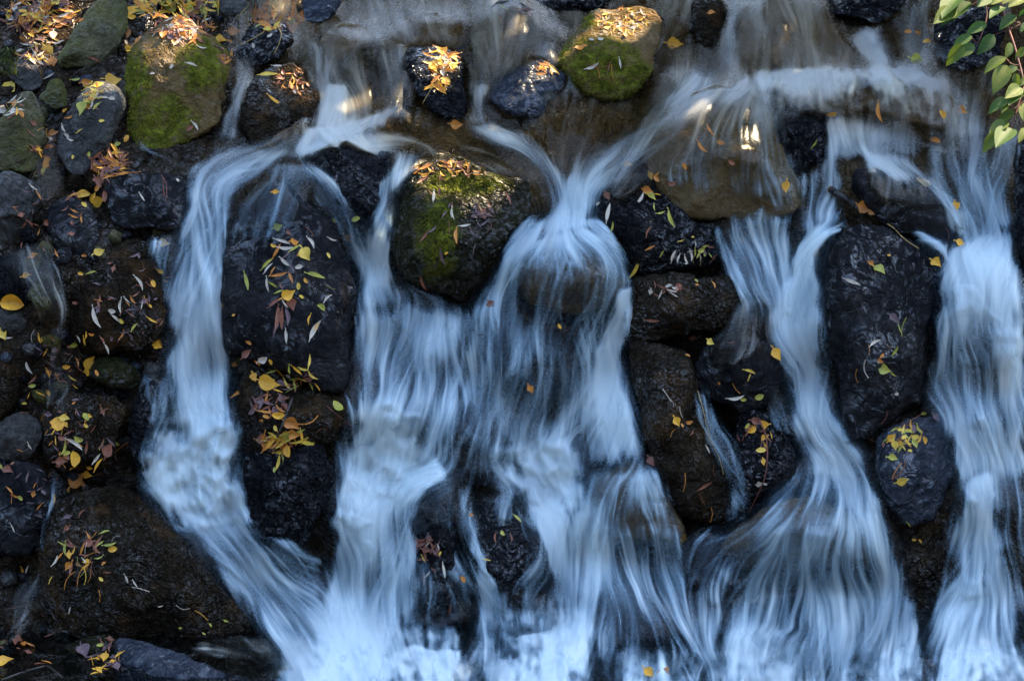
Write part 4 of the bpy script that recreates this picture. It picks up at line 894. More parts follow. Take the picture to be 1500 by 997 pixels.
sheet(FW, [(1330,150,1420,170,.3),(1340,200,1440,210,.5),(1340,240,1450,250,.5),(1380,290,1460,290,.4)], layers=1)
sheet(FW, [(1442,195,1500,190,.6),(1440,240,1500,235,.55),(1438,290,1492,290,.5),(1435,340,1490,340,.5)])
sheet(FW, [(1325,338,1340,358,.6),(1355,348,1372,372,.75),(1385,358,1392,390,.85)], layers=2)
sheet(FW, [(1392,345,1494,335,.7),(1378,378,1496,362,.8),(1366,410,1500,400,.75),(1364,450,1505,445,.65),(1356,500,1508,500,.65),(1358,560,1512,560,.65),(1375,620,1512,620,.62),(1392,680,1512,680,.65),(1392,730,1512,730,.6)], ef=.12, e0=.05)
sheet(FW, [(1394,690,1470,680,.9),(1388,740,1480,735,.9),(1378,800,1490,800,.75),(1362,860,1500,860,.65),(1345,920,1510,920,.65),(1330,980,1515,980,.75)], e0=.06)
sheet(FW, [(1470,380,1505,370,.3),(1460,450,1512,440,.5),(1455,550,1512,550,.45),(1450,650,1512,650,.4),(1455,760,1512,760,.3),(1450,860,1512,860,.3)])
# trickles down the leafy bank
sheet(SW, [(0,362,70,355,0.18),(5,395,85,392,0.24),(25,430,95,425,0.20),(60,470,105,460,0.20),(62,520,100,515,0.18)], 'stream', 2)
sheet(SW, [(58,510,110,510,0.18),(58,560,115,565,0.18),(60,600,95,605,0.18)], 'stream', 1)
sheet(SW, [(76,660,86,665,0.11),(70,720,84,730,0.20),(58,780,70,780,0.29),(52,830,70,830,0.23)], layers=1)
sheet(SW, [(0,880,70,820,0.20),(-10,920,60,870,0.20),(-10,945,40,915,0.14)], 'stream', 2)
sheet(SW, [(62,190,85,195,0.18),(58,230,90,235,0.23),(55,262,100,265,0.23),(52,300,85,300,0.18)], 'stream', 2)
sheet(SW, [(190,205,212,215,0.29),(195,225,240,235,0.32),(240,235,290,240,0.23)], layers=1)


# churned foam where the falls land
for rows in ([(430,925,560,918,.3),(410,955,580,950,.7),(390,1000,600,1000,.85),(380,1175,600,1175,.9)], [(560,890,690,905,.3),(550,925,700,930,.7),(540,965,720,965,.85),(530,1175,730,1175,.9)], [(700,875,850,880,.3),(695,910,870,915,.65),(690,950,880,955,.8),(680,1175,890,1175,.85)],
             [(860,940,1050,930,.25),(860,970,1050,965,.5),(860,1175,1050,1175,.6)], [(1050,905,1200,915,.3),(1040,940,1225,945,.65),(1030,975,1190,978,.6),(1020,1175,1190,1175,.6)], [(1220,950,1360,935,.3),(1210,985,1370,980,.6),(1200,1175,1380,1175,.7)], [(1350,925,1545,940,.35),(1345,965,1550,970,.65),(1340,1175,1550,1175,.75)]):
    sheet(FW, [(r[0], r[1] - 22, r[2], r[3] - 22, r[4]) for r in rows], jag=.42, foam=True, e0=.28, e1=.02, ef=.34)
sheet(SW, [(270,938,400,930,.25),(300,950,420,950,.3),(330,965,440,970,.3)], 'stream', jag=.2)
build_water()
# ------------------------------------------------------------------ fallen leaves, straws and twigs
def mat_leaf(name, a, b2, transl=0.25, rough=0.45):
    m, t, b, out = nt(name); n = N(t)
    pos = n.new('ShaderNodeNewGeometry').outputs['Position']
    f = n.math('ADD', n.math('MULTIPLY', n.noise(pos, 16, 3, 0.6), 0.6), n.math('MULTIPLY', n.noise(pos, 160, 4, 0.65), 0.4))
    c = n.ramp(f, [(0.36, a), (0.62, b2)])
    spots = n.ramp(n.noise(pos, 120, 3, 0.7), [(0.62, 0.0), (0.74, 0.7)])
    c = n.mix(spots, c, (a[0] * 0.35, a[1] * 0.25, a[2] * 0.3))
    n.link(c, b.inputs['Base Color']); b.inputs['Roughness'].default_value = rough; b.inputs['Specular IOR Level'].default_value = 0.4
    n.link(n.bump(n.noise(pos, 300, 2, 0.5), 0.3, 0.002), b.inputs['Normal'])
    tr = n.new('ShaderNodeBsdfTranslucent'); n.link(c, tr.inputs[0])
    mx = n.new('ShaderNodeMixShader'); mx.inputs[0].default_value = transl
    n.link(b.outputs[0], mx.inputs[1]); n.link(tr.outputs[0], mx.inputs[2]); n.link(mx.outputs[0], out.inputs[0])
    return m
LEAFC = {'Y': ('yellow', mat_leaf('yellow_leaf', (0.48, 0.30, 0.03), (0.78, 0.55, 0.08))), 'G': ('golden', mat_leaf('golden_leaf', (0.50, 0.22, 0.012), (0.80, 0.42, 0.03))),
         'O': ('orange', mat_leaf('orange_leaf', (0.34, 0.11, 0.012), (0.62, 0.24, 0.03))), 'R': ('russet', mat_leaf('russet_leaf', (0.11, 0.035, 0.018), (0.27, 0.09, 0.04))),
         'D': ('dull plum', mat_leaf('plum_leaf', (0.06, 0.035, 0.04), (0.16, 0.09, 0.09))), 'C': ('cream', mat_leaf('cream_leaf', (0.36, 0.30, 0.22), (0.62, 0.53, 0.40))),
         'L': ('lime green', mat_leaf('lime_leaf', (0.20, 0.22, 0.025), (0.50, 0.44, 0.07)))}
def leaf_shape(kind, L, rr):
    n = 9; w = {'w': 0.10, 'p': 0.40, 'o': 0.27, 'c': 0.30, 't': 0.022}[kind] * L * rr.uniform(0.85, 1.15)
    xs = np.linspace(0, 1, n)
    if kind == 'w': prof = np.sin(np.pi * xs ** 0.85) ** 0.85
    elif kind == 'p': prof = np.array([0.35, 0.86, 1.0, 0.95, 0.80, 0.58, 0.36, 0.16, 0.02])
    elif kind == 't': prof = np.full(n, 1.0)
    else: prof = np.sin(np.pi * xs) ** 0.6
    curl = rr.uniform(-0.12, 0.30) * (2.6 if kind == 'c' else 1); fold = rr.uniform(0.1, 0.6) * (2.0 if kind == 'c' else 1); side = rr.uniform(-.14, .14); tw = rr.uniform(-.5, .5)
    V = []; Fc = []
    if kind == 't':
        side = rr.uniform(-.2, .2)
        for i, x in enumerate(xs):
            for k in range(4):
                a = k * math.pi / 2; V.append(((x - .5) * L, math.cos(a) * w + side * L * math.sin(math.pi * x), math.sin(a) * w + curl * .3 * L * math.sin(math.pi * x)))
        for i in range(n - 1):
            for k in range(4):
                j = (k + 1) % 4; Fc.append((i * 4 + k, i * 4 + j, i * 4 + 4 + j, i * 4 + 4 + k))
        return V, Fc
    for i, x in enumerate(xs):
        hw = max(prof[i], 0.02) * w
        ser = rr.uniform(0.92, 1.08) if kind == 'p' else 1
        for q in (-1, -.5, 0, .5, 1):
            y = q * hw * ser
            z = abs(q) * hw * fold + curl * L * (x - .5) ** 2 * 1.6 + tw * y * (x - .5)
            xx = x - (0.05 * abs(q) if kind == 'p' and i == 0 else 0)
            V.append(((xx - .5) * L, y + side * L * math.sin(math.pi * x), z))
    for i in range(n - 1):
        for k in range(4): Fc.append((i * 5 + k, i * 5 + k + 1, i * 5 + 6 + k, i * 5 + 5 + k))
    if kind in 'pw':                                  # leaf stalk
        b = len(V); s = 0.0012 if kind == 'w' else 0.0016; ls = L * (0.35 if kind == 'p' else 0.12); bend = rr.uniform(-.3, .3) * ls
        x0 = -.5 * L; z0 = curl * L * .4
        V += [(x0 + .03 * L, -s, z0), (x0 + .03 * L, s, z0), (x0 - ls * .5, s + bend * .4, z0 + .002), (x0 - ls * .5, -s + bend * .4, z0 + .002), (x0 - ls, s + bend, z0), (x0 - ls, -s + bend, z0)]
        Fc += [(b, b + 1, b + 2, b + 3), (b + 3, b + 2, b + 4, b + 5)]
    return V, Fc
_own = []
for k_, (v, f, e) in enumerate(SOLIDS): _own += [k_] * len(f)
def hit3(px, py):
    r = ray(px, py); L = r.length
    loc, nrm, idx, dist = BVH_ALL.ray_cast(CAM, r / L)
    if loc is None: return P(px, py, T(py)), Vector((0, -.8, .6)), -1
    if nrm.dot(CAM - loc) < 0: nrm = -nrm
    return loc, nrm, _own[idx]
def lay(V, px, py, ang, lift, rr, flat=0.6):
    loc, nrm, own = hit3(px, py)
    tocam = (CAM - loc).normalized()
    n_ = (nrm * flat + tocam * (1 - flat) + Vector((rr.uniform(-.25, .25), rr.uniform(-.25, .25), rr.uniform(-.1, .3)))).normalized()
    a = R(ang); d = X * math.cos(a) - U * math.sin(a)
    d = (d - n_ * d.dot(n_)).normalized(); s = n_.cross(d)
    o = loc + tocam * lift
    return [o + d * x + s * y + n_ * z for x, y, z in V], o, own
SHORT = ['leaning olive boulder', 'biggest mossy boulder', 'pale green edge boulder', 'gray wrinkled boulder', 'small tan stone', 'brown boulder right of the mossy one', 'low black block under moss', 'flat gray edge boulder', 'round black wet-rimmed boulder', 'stone of the orange heap',
 'farthest gray stone', 'stone beside the grass tuft', 'small slate stone', 'pale gray pebble', 'dark boulder with the leaf heap', 'shiny blue-faced boulder', 'two-humped mossy boulder', 'glossy blue black block', 'large mossy centre boulder', 'black stone at the top edge',
 'little stone by the white spill', 'dark stone at the top edge', 'wrinkled wedge shaped block', 'black boulder holding the tan slab', 'boulder behind the broken stick', 'tall rounded black boulder', 'blue black low boulder', 'flat topped ledge rock', 'round glossy black stone', 'rough speckled tall boulder',
 'wet stone crossed by twigs', 'tall leaf-strewn black boulder', 'leafy dark shelf', 'black wrinkled fall-base boulder', 'huge sprawling boulder', 'blue gray flat slab', 'small stone beside the slab', 'pale wrinkled pebble', 'brown stone at the bank edge', 'dim gray green stone',
 'dark green cobble', 'lumpy gray brown stone', 'black corner stone', 'broad brown rock face', 'small black edge lump', 'wet lump by the first fall', 'pointed brown stone', 'low red brown stone', 'boulder behind the green branch', 'black rock wall', 'narrow stone of the pair', 'broad stone of the pair']
def host_phrase(own, px, py):
    if 0 <= own < len(SHORT):
        o = ROCKS[own][2]; xs = [p[0] for p in o]; ys = [p[1] for p in o]
        u = (px - min(xs)) / (max(xs) - min(xs)); v = (py - min(ys)) / (max(ys) - min(ys))
        w = ('high on' if v < .33 else 'low on' if v > .67 else 'on') 
        if w == 'on': w = 'on the left of' if u < .35 else 'on the right of' if u > .65 else 'midway on'
        return f'{w} the {SHORT[own]}'
    if own >= len(ROCKS) and own < len(ROCKS) + len(SUBMERGED): return 'carried in the running water'
    if px < 330: return 'in a wet gap of the ' + ('upper' if py < 300 else 'middle' if py < 700 else 'lower') + ' bank'
    return 'caught in the water ' + ('of the upper stream' if py < 300 else 'between the falls')
LEAVES = """
71,79,p,G,24,60|77,92,p,O,16,80|14,124,p,Y,22,-50|189,75,p,Y,19,10|187,51,p,O,15,80|204,58,p,O,14,-30|185,62,o,C,9,70|194,17,p,G,17,5|217,13,p,G,23,-10|193,24,o,G,14,10|128,119,p,O,15,-10|145,123,p,Y,16,-20|167,117,p,G,23,-8|127,127,o,Y,12,20|120,161,p,L,21,90|164,145,o,C,9,0|73,111,w,C,18,-30|112,115,w,L,17,-20|88,62,w,C,16,-45|87,29,w,O,16,-10|86,39,o,O,11,-10|69,34,p,O,16,10|61,25,o,L,9,-20|67,42,o,G,9,0|46,28,w,C,12,95|103,24,w,G,20,-20|119,30,o,O,9,-40|138,88,w,R,19,20|171,80,t,C,15,90|19,144,w,C,16,-45|
79,195,p,O,14,-20|74,204,o,C,9,70|73,214,o,O,11,10|67,239,o,G,21,100|64,250,o,L,12,110|117,192,w,Y,11,-35|94,188,w,C,14,60|97,199,o,C,10,40|104,205,w,C,12,25|149,177,o,Y,9,5|103,170,w,O,15,-20|95,162,o,G,9,-50|106,230,o,Y,7,90|131,226,o,L,8,90|49,275,w,C,14,25|172,212,o,L,11,-30|185,203,o,G,12,-60|144,268,p,R,17,60|142,276,o,O,11,-60|122,286,o,G,22,-15|110,285,w,O,20,-30|135,289,o,G,13,-60|141,298,p,G,19,80|123,300,o,Y,10,40|154,288,o,R,17,80|208,289,w,C,15,60|260,264,o,C,7,60|106,326,o,R,8,60|240,274,t,R,32,80|286,185,w,C,18,55|278,188,o,R,12,-40|190,250,t,O,32,5|180,254,w,O,18,-10|160,258,w,O,18,-30|
265,30,p,O,14,20|299,39,o,R,15,40|251,97,o,C,8,-60|223,108,o,C,8,0|281,95,w,C,17,20|296,69,w,C,14,5|344,46,p,O,18,0|389,28,p,G,19,-50|436,23,p,L,19,30|434,34,p,R,18,10|324,59,p,G,16,10|395,52,o,C,9,-30|371,67,o,C,9,80|406,97,w,C,15,10|393,110,w,Y,27,-10|438,137,o,O,9,60|431,135,o,C,7,50|395,134,w,C,9,50|404,146,w,G,26,30|
242,356,p,G,17,10|227,350,w,C,12,50|146,369,p,Y,16,-30|123,375,o,O,8,0|118,401,o,G,9,10|134,399,w,L,14,-15|40,404,p,G,13,-20|18,445,c,G,35,5|4,490,p,Y,19,60|12,494,w,C,14,0|203,415,w,C,24,60|225,415,o,G,12,70|178,448,w,C,21,90|186,439,w,C,12,45|195,439,w,O,14,55|208,448,w,C,12,100|214,440,w,O,12,65|220,448,o,G,7,50|164,455,o,C,11,15|142,465,w,C,32,68|170,467,w,C,18,45|178,470,o,Y,9,50|224,469,w,G,17,30|197,479,w,L,15,-50|109,503,o,L,18,5|115,497,w,C,11,60|125,492,w,G,11,100|134,489,o,O,9,20|156,511,w,C,17,70|150,499,w,R,14,60|49,492,t,C,18,100|110,443,o,R,9,10|191,493,w,D,13,60|233,505,p,G,14,30|236,399,p,G,9,40|
43,538,w,C,22,60|97,537,o,G,12,0|103,526,t,C,12,-60|113,531,w,O,15,70|132,530,p,G,21,-50|128,545,o,G,11,80|70,547,w,G,14,70|85,553,w,O,14,70|107,554,w,Y,13,30|142,546,o,O,10,60|48,555,w,R,16,-50|47,565,o,L,11,-10|36,591,o,Y,8,0|35,605,t,O,14,10|90,617,p,G,27,-60|96,613,p,Y,15,10|73,632,t,C,18,-30|126,611,c,L,14,80|126,623,o,Y,8,40|115,642,o,L,14,25|110,651,w,C,28,35|92,656,w,L,22,110|98,664,o,L,11,-20|108,672,o,G,23,85|91,676,p,R,17,0|160,658,p,R,21,-60|149,651,w,L,14,-60|172,649,o,L,9,40|141,671,w,C,18,-50|144,680,w,G,22,-50|131,684,o,G,12,-40|178,656,t,O,36,-35|115,702,p,O,27,-40|129,695,p,G,15,20|121,707,o,O,14,60|106,715,t,Y,18,-45|144,695,t,R,15,-20|44,653,w,C,12,60|3,685,w,L,16,60|12,689,p,R,15,20|30,729,o,L,9,40|17,729,t,O,16,90|78,730,w,G,18,-70|
408,331,p,L,13,-20|423,340,o,R,9,60|401,359,o,G,10,20|415,354,w,C,26,15|432,354,p,O,14,-30|419,362,w,C,22,0|432,363,w,L,20,-30|449,373,p,Y,20,60|441,373,o,O,13,-20|455,356,w,C,20,60|405,367,w,O,24,-60|392,386,w,L,24,-45|394,393,w,C,20,-60|400,396,w,O,14,-60|419,373,w,D,19,-40|419,384,w,C,22,40|428,392,w,D,18,60|438,391,o,C,12,-5|409,402,w,O,25,-15|426,407,w,O,21,60|392,417,w,C,22,80|400,417,w,L,16,30|462,404,w,L,31,5|448,411,o,G,9,60|437,419,o,Y,11,90|424,430,p,G,20,-30|441,435,o,Y,8,20|412,419,w,R,12,60|409,427,w,L,14,-20|361,413,w,L,28,75|321,435,w,C,22,35|342,461,o,G,6,0|325,445,w,G,10,100|403,443,w,R,24,-40|418,444,w,C,16,55|428,447,p,R,18,70|405,466,w,R,36,100|413,468,w,R,30,90|420,464,w,D,28,80|405,483,w,D,20,-60|419,493,w,C,20,85|481,437,w,C,17,-45|470,451,c,L,14,40|454,468,w,G,16,100|462,483,w,C,32,-60|465,478,w,G,12,-60|521,321,o,L,13,-20|487,350,w,C,14,15|512,352,p,O,18,50|481,374,o,Y,9,60|490,323,o,L,9,50|524,458,t,L,12,-45|484,420,t,L,16,30|453,339,t,R,20,50|
396,560,p,G,31,10|373,553,p,G,13,70|364,502,o,O,10,30|386,525,p,C,15,-30|377,531,o,O,12,60|362,517,p,R,16,-40|345,532,o,O,15,-30|396,530,o,G,9,70|452,528,w,Y,20,-80|445,540,w,Y,15,15|459,549,w,Y,20,40|447,556,w,Y,16,-10|456,564,w,L,19,85|466,567,w,G,14,50|422,563,w,Y,20,55|431,565,w,L,16,80|422,552,o,C,9,60|408,608,c,G,19,0|390,610,o,O,11,20|384,616,o,O,9,0|404,627,o,Y,10,60|428,623,p,O,24,30|432,635,p,O,17,10|401,644,w,G,32,-50|392,652,w,O,24,-50|415,644,w,L,20,-20|434,637,w,L,32,-35|413,659,w,Y,24,-10|407,678,w,Y,25,105|413,673,w,L,16,80|402,688,o,L,9,70|495,597,c,L,21,60|467,631,t,R,14,-45|449,612,t,O,44,-25|
165,804,o,G,14,-10|154,779,w,L,16,-10|147,796,w,L,14,-40|161,796,w,L,20,-15|169,789,t,C,15,-35|135,785,t,O,18,-45|126,802,t,C,16,100|94,796,w,L,15,20|107,806,w,G,14,-70|90,813,w,O,14,-50|80,820,w,C,17,-70|75,848,w,Y,12,-60|123,822,w,C,12,60|135,812,t,O,24,-20|152,825,o,O,8,-40|158,838,w,R,11,0|148,848,o,Y,9,50|185,848,w,C,14,70|198,855,w,C,13,60|206,863,t,C,26,15|102,850,t,O,30,-60|118,843,t,O,32,-75|123,843,t,Y,26,85|130,843,t,O,20,95|137,832,t,R,22,80|145,872,t,O,18,75|103,892,w,C,11,-75|19,773,w,C,14,60|32,838,w,G,16,80|40,834,w,C,14,-70|9,968,p,G,23,-30|151,962,p,G,10,0|143,964,o,G,8,40|146,983,p,G,10,60|138,979,o,G,7,10|147,944,o,L,11,-10|123,955,p,D,23,60|163,936,p,R,11,0|268,888,t,C,20,15|295,901,t,G,24,40|308,915,o,L,7,60|331,908,o,L,8,20|264,919,o,L,6,0|299,927,o,L,6,30|236,887,w,C,8,-15|120,751,w,R,14,-50|
635,288,w,C,21,100|631,282,w,R,12,60|642,282,w,R,16,100|665,316,w,C,24,80|652,313,w,D,15,-60|658,301,w,D,11,-70|663,301,w,R,10,85|681,330,w,C,18,-20|669,346,w,O,24,95|658,333,t,R,22,85|693,341,w,D,16,55|633,335,w,D,18,-50|623,345,w,R,20,-55|649,377,w,D,24,75|654,371,o,G,6,-30|695,365,t,C,13,95|702,310,w,R,14,30|708,316,w,D,14,-60|697,306,w,D,15,80|717,331,t,R,20,100|621,414,w,R,24,80|625,417,t,R,16,70|654,414,t,R,12,85|620,264,w,R,22,-40|624,244,w,O,24,-30|648,262,w,R,12,30|745,292,w,R,20,75|
921,242,p,G,14,0|953,259,p,Y,12,80|959,259,o,O,10,10|963,255,o,G,7,-20|950,279,p,O,16,20|962,285,w,G,13,20|955,290,p,L,14,30|937,290,w,C,24,-60|968,311,w,L,14,-20|984,320,w,L,28,65|959,304,w,L,12,90|951,339,w,R,18,-60|953,363,w,O,15,-25|998,352,w,Y,9,-15|1015,347,o,Y,5,0|987,375,w,C,19,-70|970,371,w,L,10,-60|1012,375,w,C,16,85|1018,370,w,L,12,90|1005,380,w,C,14,65|1005,386,o,C,5,0|1027,367,o,L,10,5|928,393,w,Y,32,-70|931,404,o,G,8,70|891,311,w,C,28,-80|896,332,w,L,16,-80|893,343,w,Y,16,80|898,350,w,L,14,80|907,360,w,C,20,80|890,288,p,R,13,60|876,299,o,C,7,-40|1087,351,p,G,9,0|1076,357,o,L,6,0|
1021,417,o,O,6,0|1045,417,w,O,13,75|1020,411,o,L,7,60|975,420,w,R,20,15|968,430,w,C,14,-70|980,424,w,R,16,30|956,469,w,R,22,5|1007,521,o,O,8,20|1042,501,p,Y,11,40|1098,544,w,Y,18,20|1098,551,w,Y,12,-70|1053,561,o,O,6,70|1078,581,w,C,25,-10|1089,585,o,L,9,0|1112,581,c,L,14,-20|1078,567,t,O,22,45|977,579,t,C,24,60|984,590,t,C,14,70|1072,501,w,R,10,-15|1017,496,p,R,11,0|
992,618,p,G,14,60|1009,617,o,O,12,-5|999,623,o,O,7,60|998,603,t,C,17,80|986,634,t,O,14,-60|1013,633,w,R,11,-60|1037,658,w,C,13,65|1101,628,c,G,15,-40|1117,623,c,G,14,80|1095,624,o,L,10,-50|1110,615,p,R,16,0|1119,677,p,G,10,80|1115,660,c,Y,15,0|1113,708,p,C,11,-10|1121,708,o,C,7,20|1082,642,w,R,10,60|1002,706,t,O,27,95|1033,711,w,R,24,-30|1028,730,t,R,18,60|1047,688,t,R,16,90|1041,754,t,O,22,95|1061,762,t,O,12,-55|1002,786,p,G,14,-70|
1277,387,p,O,9,40|1289,396,p,L,18,45|1249,413,w,C,24,22|1282,502,w,C,21,-25|1272,512,t,O,16,85|1299,506,t,R,18,25|1311,513,w,L,16,-60|1292,521,o,O,9,-50|1290,528,o,O,9,40|1297,540,p,L,18,20|1309,547,w,L,12,40|1270,540,t,C,26,80|1256,550,t,O,20,90|1313,577,o,C,7,10|1311,467,p,D,16,40|1318,482,w,L,16,80|1325,482,t,L,34,-80|1302,374,o,G,6,0|1295,610,t,R,22,-70|
1307,640,p,G,14,-45|1311,653,p,Y,13,80|1331,648,w,Y,12,20|1340,651,p,L,13,70|1320,655,w,L,16,-60|1333,660,o,Y,7,10|1309,671,p,L,14,10|1323,703,p,Y,17,-20|1347,628,w,L,16,60|1335,623,w,G,14,85|1353,606,o,L,9,10|1371,613,p,D,13,60|1339,613,t,R,28,-40|1325,622,t,R,32,-15|1317,687,t,R,36,-55|1314,689,t,O,26,-55|1284,641,t,R,32,5|1294,651,o,R,9,80|1331,768,w,L,10,60|1339,791,o,G,7,0|1348,792,o,G,7,50|
642,802,w,C,10,70|628,792,w,C,15,-60|645,810,o,Y,7,-60|650,836,w,C,22,85|621,848,w,R,20,80|627,840,w,C,12,-40|636,836,w,R,10,50|621,818,w,Y,12,60|618,796,w,R,16,-30|632,800,w,R,16,60|626,806,p,R,13,20|659,893,w,R,16,100|714,820,w,Y,12,15|737,780,o,L,9,60|727,787,w,R,16,85|748,788,w,R,14,80|
740,12,w,L,15,40|731,28,w,O,17,70|800,94,w,O,20,15|786,101,w,O,12,60|812,103,w,G,22,50|790,108,o,O,9,0|867,97,w,C,22,-30|908,93,w,C,16,80|880,57,o,C,9,10|866,58,o,C,8,10|850,70,p,O,13,-30|856,67,o,O,10,0|872,104,t,O,24,60|892,100,t,R,22,-70|898,108,t,O,26,80|884,96,t,R,26,-10|905,116,t,R,18,-40|890,118,t,R,16,20|1043,19,p,O,10,0|1193,210,w,L,15,-60|1385,345,t,R,26,85
"""
WET = """777,571,p,O,13,60|1152,275,p,G,16,90|1290,165,w,O,30,78|1218,167,o,G,15,-10|1330,47,o,O,12,0|1345,47,o,O,11,20|1358,61,o,G,12,0|1345,88,p,L,20,10|1380,168,o,G,14,60|1410,162,p,O,16,30|1370,206,o,O,16,20|990,65,p,G,22,5|670,182,p,O,17,0|1400,303,p,G,13,80|720,448,p,R,14,60|820,478,o,G,9,60|952,985,p,G,18,50|972,982,p,O,20,-60|405,281,p,G,10,0|1139,520,p,G,20,60|1372,386,p,G,16,40|1408,356,p,G,14,20|678,848,o,O,11,60|690,754,o,O,7,0|758,759,w,L,17,50|232,507,p,G,13,20|955,676,p,R,15,60|350,576,w,O,22,-30|1270,303,p,O,22,15|1280,310,p,O,15,25|1262,300,o,O,15,0|962,262,o,O,12,40|1002,244,o,O,11,60|1042,192,w,O,20,60|1056,208,o,O,11,20|984,268,o,R,12,0|1030,215,w,O,22,50|1072,238,o,R,10,30"""
GR = 'loose fallen leaves on the rocks'
SIZEW = lambda s: 'tiny' if s < 10 else 'small' if s < 17 else 'big' if s > 26 else 'middling'
SHAPEW = {'w': 'willow leaf', 'p': 'heart shaped leaf', 'o': 'oval leaf', 'c': 'curled leaf', 't': 'straw'}
KINDN = {'w': 'willow_leaf', 'p': 'poplar_leaf', 'o': 'birch_leaf', 'c': 'curled_leaf', 't': 'straw'}
def tiltw(a):
    a = a % 180
    return 'level' if a < 22 or a > 158 else 'upright' if 68 < a < 112 else 'slanting down' if a < 90 else 'slanting up'
def one_leaf(rec, lift, wet=False, k=0):
    px, py, kind, colr, size, ang = rec.split(','); px = float(px); py = float(py); size = float(size); ang = float(ang)
    rr = random.Random(int(px * 31 + py * 17)); L = size * 1.02 * K * T(py)
    V, Fc = leaf_shape(kind, L, rr)
    pts, o, own = lay(V, px, py, ang, lift, rr, 0.55 if not wet else 0.3)
    if wet:
        dv = ray(px, py) * (twater(px, py) - 0.030) + CAM - o; pts = [p + dv for p in pts]; o = o + dv
    ob = mesh_obj(KINDN[kind], [tuple(p) for p in pts], Fc, LEAFC[colr][1], origin=o)
    where = host_phrase(own, px, py)
    tag(ob, ' '.join(f'{SIZEW(size)} {LEAFC[colr][0]} {SHAPEW[kind]} {tiltw(ang)} {where}'.replace('on the left of', 'left on').replace('on the right of', 'right on').split()[:16]), 'straw' if kind == 't' else 'leaf', GR)
recs = [r.strip() for r in LEAVES.replace('\n', '').split('|') if r.strip()]
for i, r in enumerate(recs): one_leaf(r, 0.006 + 0.0015 * (i % 4))
for i, r in enumerate(x.strip() for x in WET.split('|')): one_leaf(r, 0.034, True)
# heaps of litter that nobody could count
HEAPS = [((55, 22, 58, 26), 150, 'OORRDGYC', (8, 16), 0.01), ((58, 72, 34, 30), 70, 'ORGDYC', (8, 16), 0.01), ((135, 140, 18, 20), 34, 'YLCGO', (7, 13), 0.01), ((255, 12, 66, 15), 110, 'GYGOLR', (9, 18), 0.01), ((268, 44, 46, 20), 130, 'RORDOC', (6, 13), 0.008),
 ((160, 240, 27, 22), 70, 'RRODGO', (9, 17), 0.012), ((408, 26, 38, 22), 85, 'GOOYRL', (10, 22), 0.018), ((430, 118, 24, 22), 44, 'OROGR', (4, 10), 0.005), ((645, 90, 25, 20), 46, 'GOYOC', (9, 17), 0.012), ((640, 122, 16, 12), 10, 'OYG', (12, 20), 0.012), ((912, 32, 40, 20), 90, 'GOYOC', (4, 9), 0.004),
 ((660, 248, 62, 11), 60, 'OROGRR', (4, 10), 0.004), ((800, 100, 16, 8), 12, 'OGO', (7, 13), 0.008), ((390, 592, 32, 16), 34, 'DRDRO', (8, 14), 0.008), ((425, 555, 34, 22), 26, 'DGRLO', (8, 15), 0.01), ((418, 648, 34, 14), 30, 'GYLOR', (10, 20), 0.012),
 ((772, 10, 12, 12), 14, 'ROD', (10, 18), 0.01), ((624, 800, 18, 22), 18, 'RDR', (8, 14), 0.008), ((708, 316, 16, 16), 14, 'DRD', (8, 13), 0.008), ((1328, 640, 30, 18), 22, 'LGRYD', (7, 13), 0.01), ((120, 812, 34, 26), 20, 'OLRG', (8, 16), 0.008), ((1020, 372, 34, 16), 18, 'DRLC', (5, 10), 0.006),
 ((150, 965, 26, 26), 26, 'DRDG', (8, 15), 0.008), ((975, 424, 26, 10), 16, 'RDCR', (6, 12), 0.006), ((330, 75, 14, 22), 26, 'ORDO', (7, 14), 0.008), ((20, 160, 16, 16), 20, 'OCRG', (7, 14), 0.01), ((1110, 640, 22, 26), 14, 'RDGR', (7, 13), 0.008), ((195, 440, 60, 70), 50, 'DRRDO', (5, 11), 0.006), ((70, 330, 60, 60), 34, 'DRRO', (5, 11), 0.006), ((120, 640, 60, 60), 40, 'RORDG', (5, 12), 0.008), ((60, 215, 20, 50), 26, 'ROGR', (6, 12), 0.008), ((40, 930, 50, 50), 20, 'DRRO', (5, 11), 0.006), ((90, 560, 50, 90), 44, 'DRDRG', (5, 11), 0.006), ((60, 720, 60, 70), 30, 'DRDO', (5, 11), 0.006)]
def litter():
    by = {}
    rr = random.Random(11)
    for (cx, cy, rx, ry), n, pal, (s0, s1), hgt in HEAPS:
        for i in range(n):
            a = rr.uniform(0, 2 * math.pi); q = rr.random() ** 0.6
            px = cx + rx * q * math.cos(a); py = cy + ry * q * math.sin(a)
            kind = rr.choice('wwwwwwopt'); c = rr.choice(pal); size = rr.uniform(s0, s1) * (1.3 if kind in 'wt' else 1)
            V, Fc = leaf_shape(kind, size * 1.12 * K * T(py), rr)
            pts, o, own = lay(V, px, py, rr.uniform(0, 180), 0.004 + hgt * rr.random() * (1.2 - q), rr, 0.8)
            vs_, fs = by.setdefault(c, ([], [])); b = len(vs_)
            vs_ += [tuple(p) for p in pts]; fs += [tuple(b + j for j in f) for f in Fc]
    allv = []; allf = []; mi = []; mats = []
    for k, (c, (vs_, fs)) in enumerate(by.items()):
        b = len(allv); allv += vs_; allf += [tuple(b + j for j in f) for f in fs]; mi += [k] * len(fs); mats.append(LEAFC[c][1])
    o = mesh_obj('leaf_litter', allv, allf)
    for m in mats: o.data.materials.append(m)
    o.data.polygons.foreach_set('material_index', mi)
    tag(o, 'drifts of small dead leaves heaped in the gaps between stones', 'leaf litter', kind='stuff')
litter()
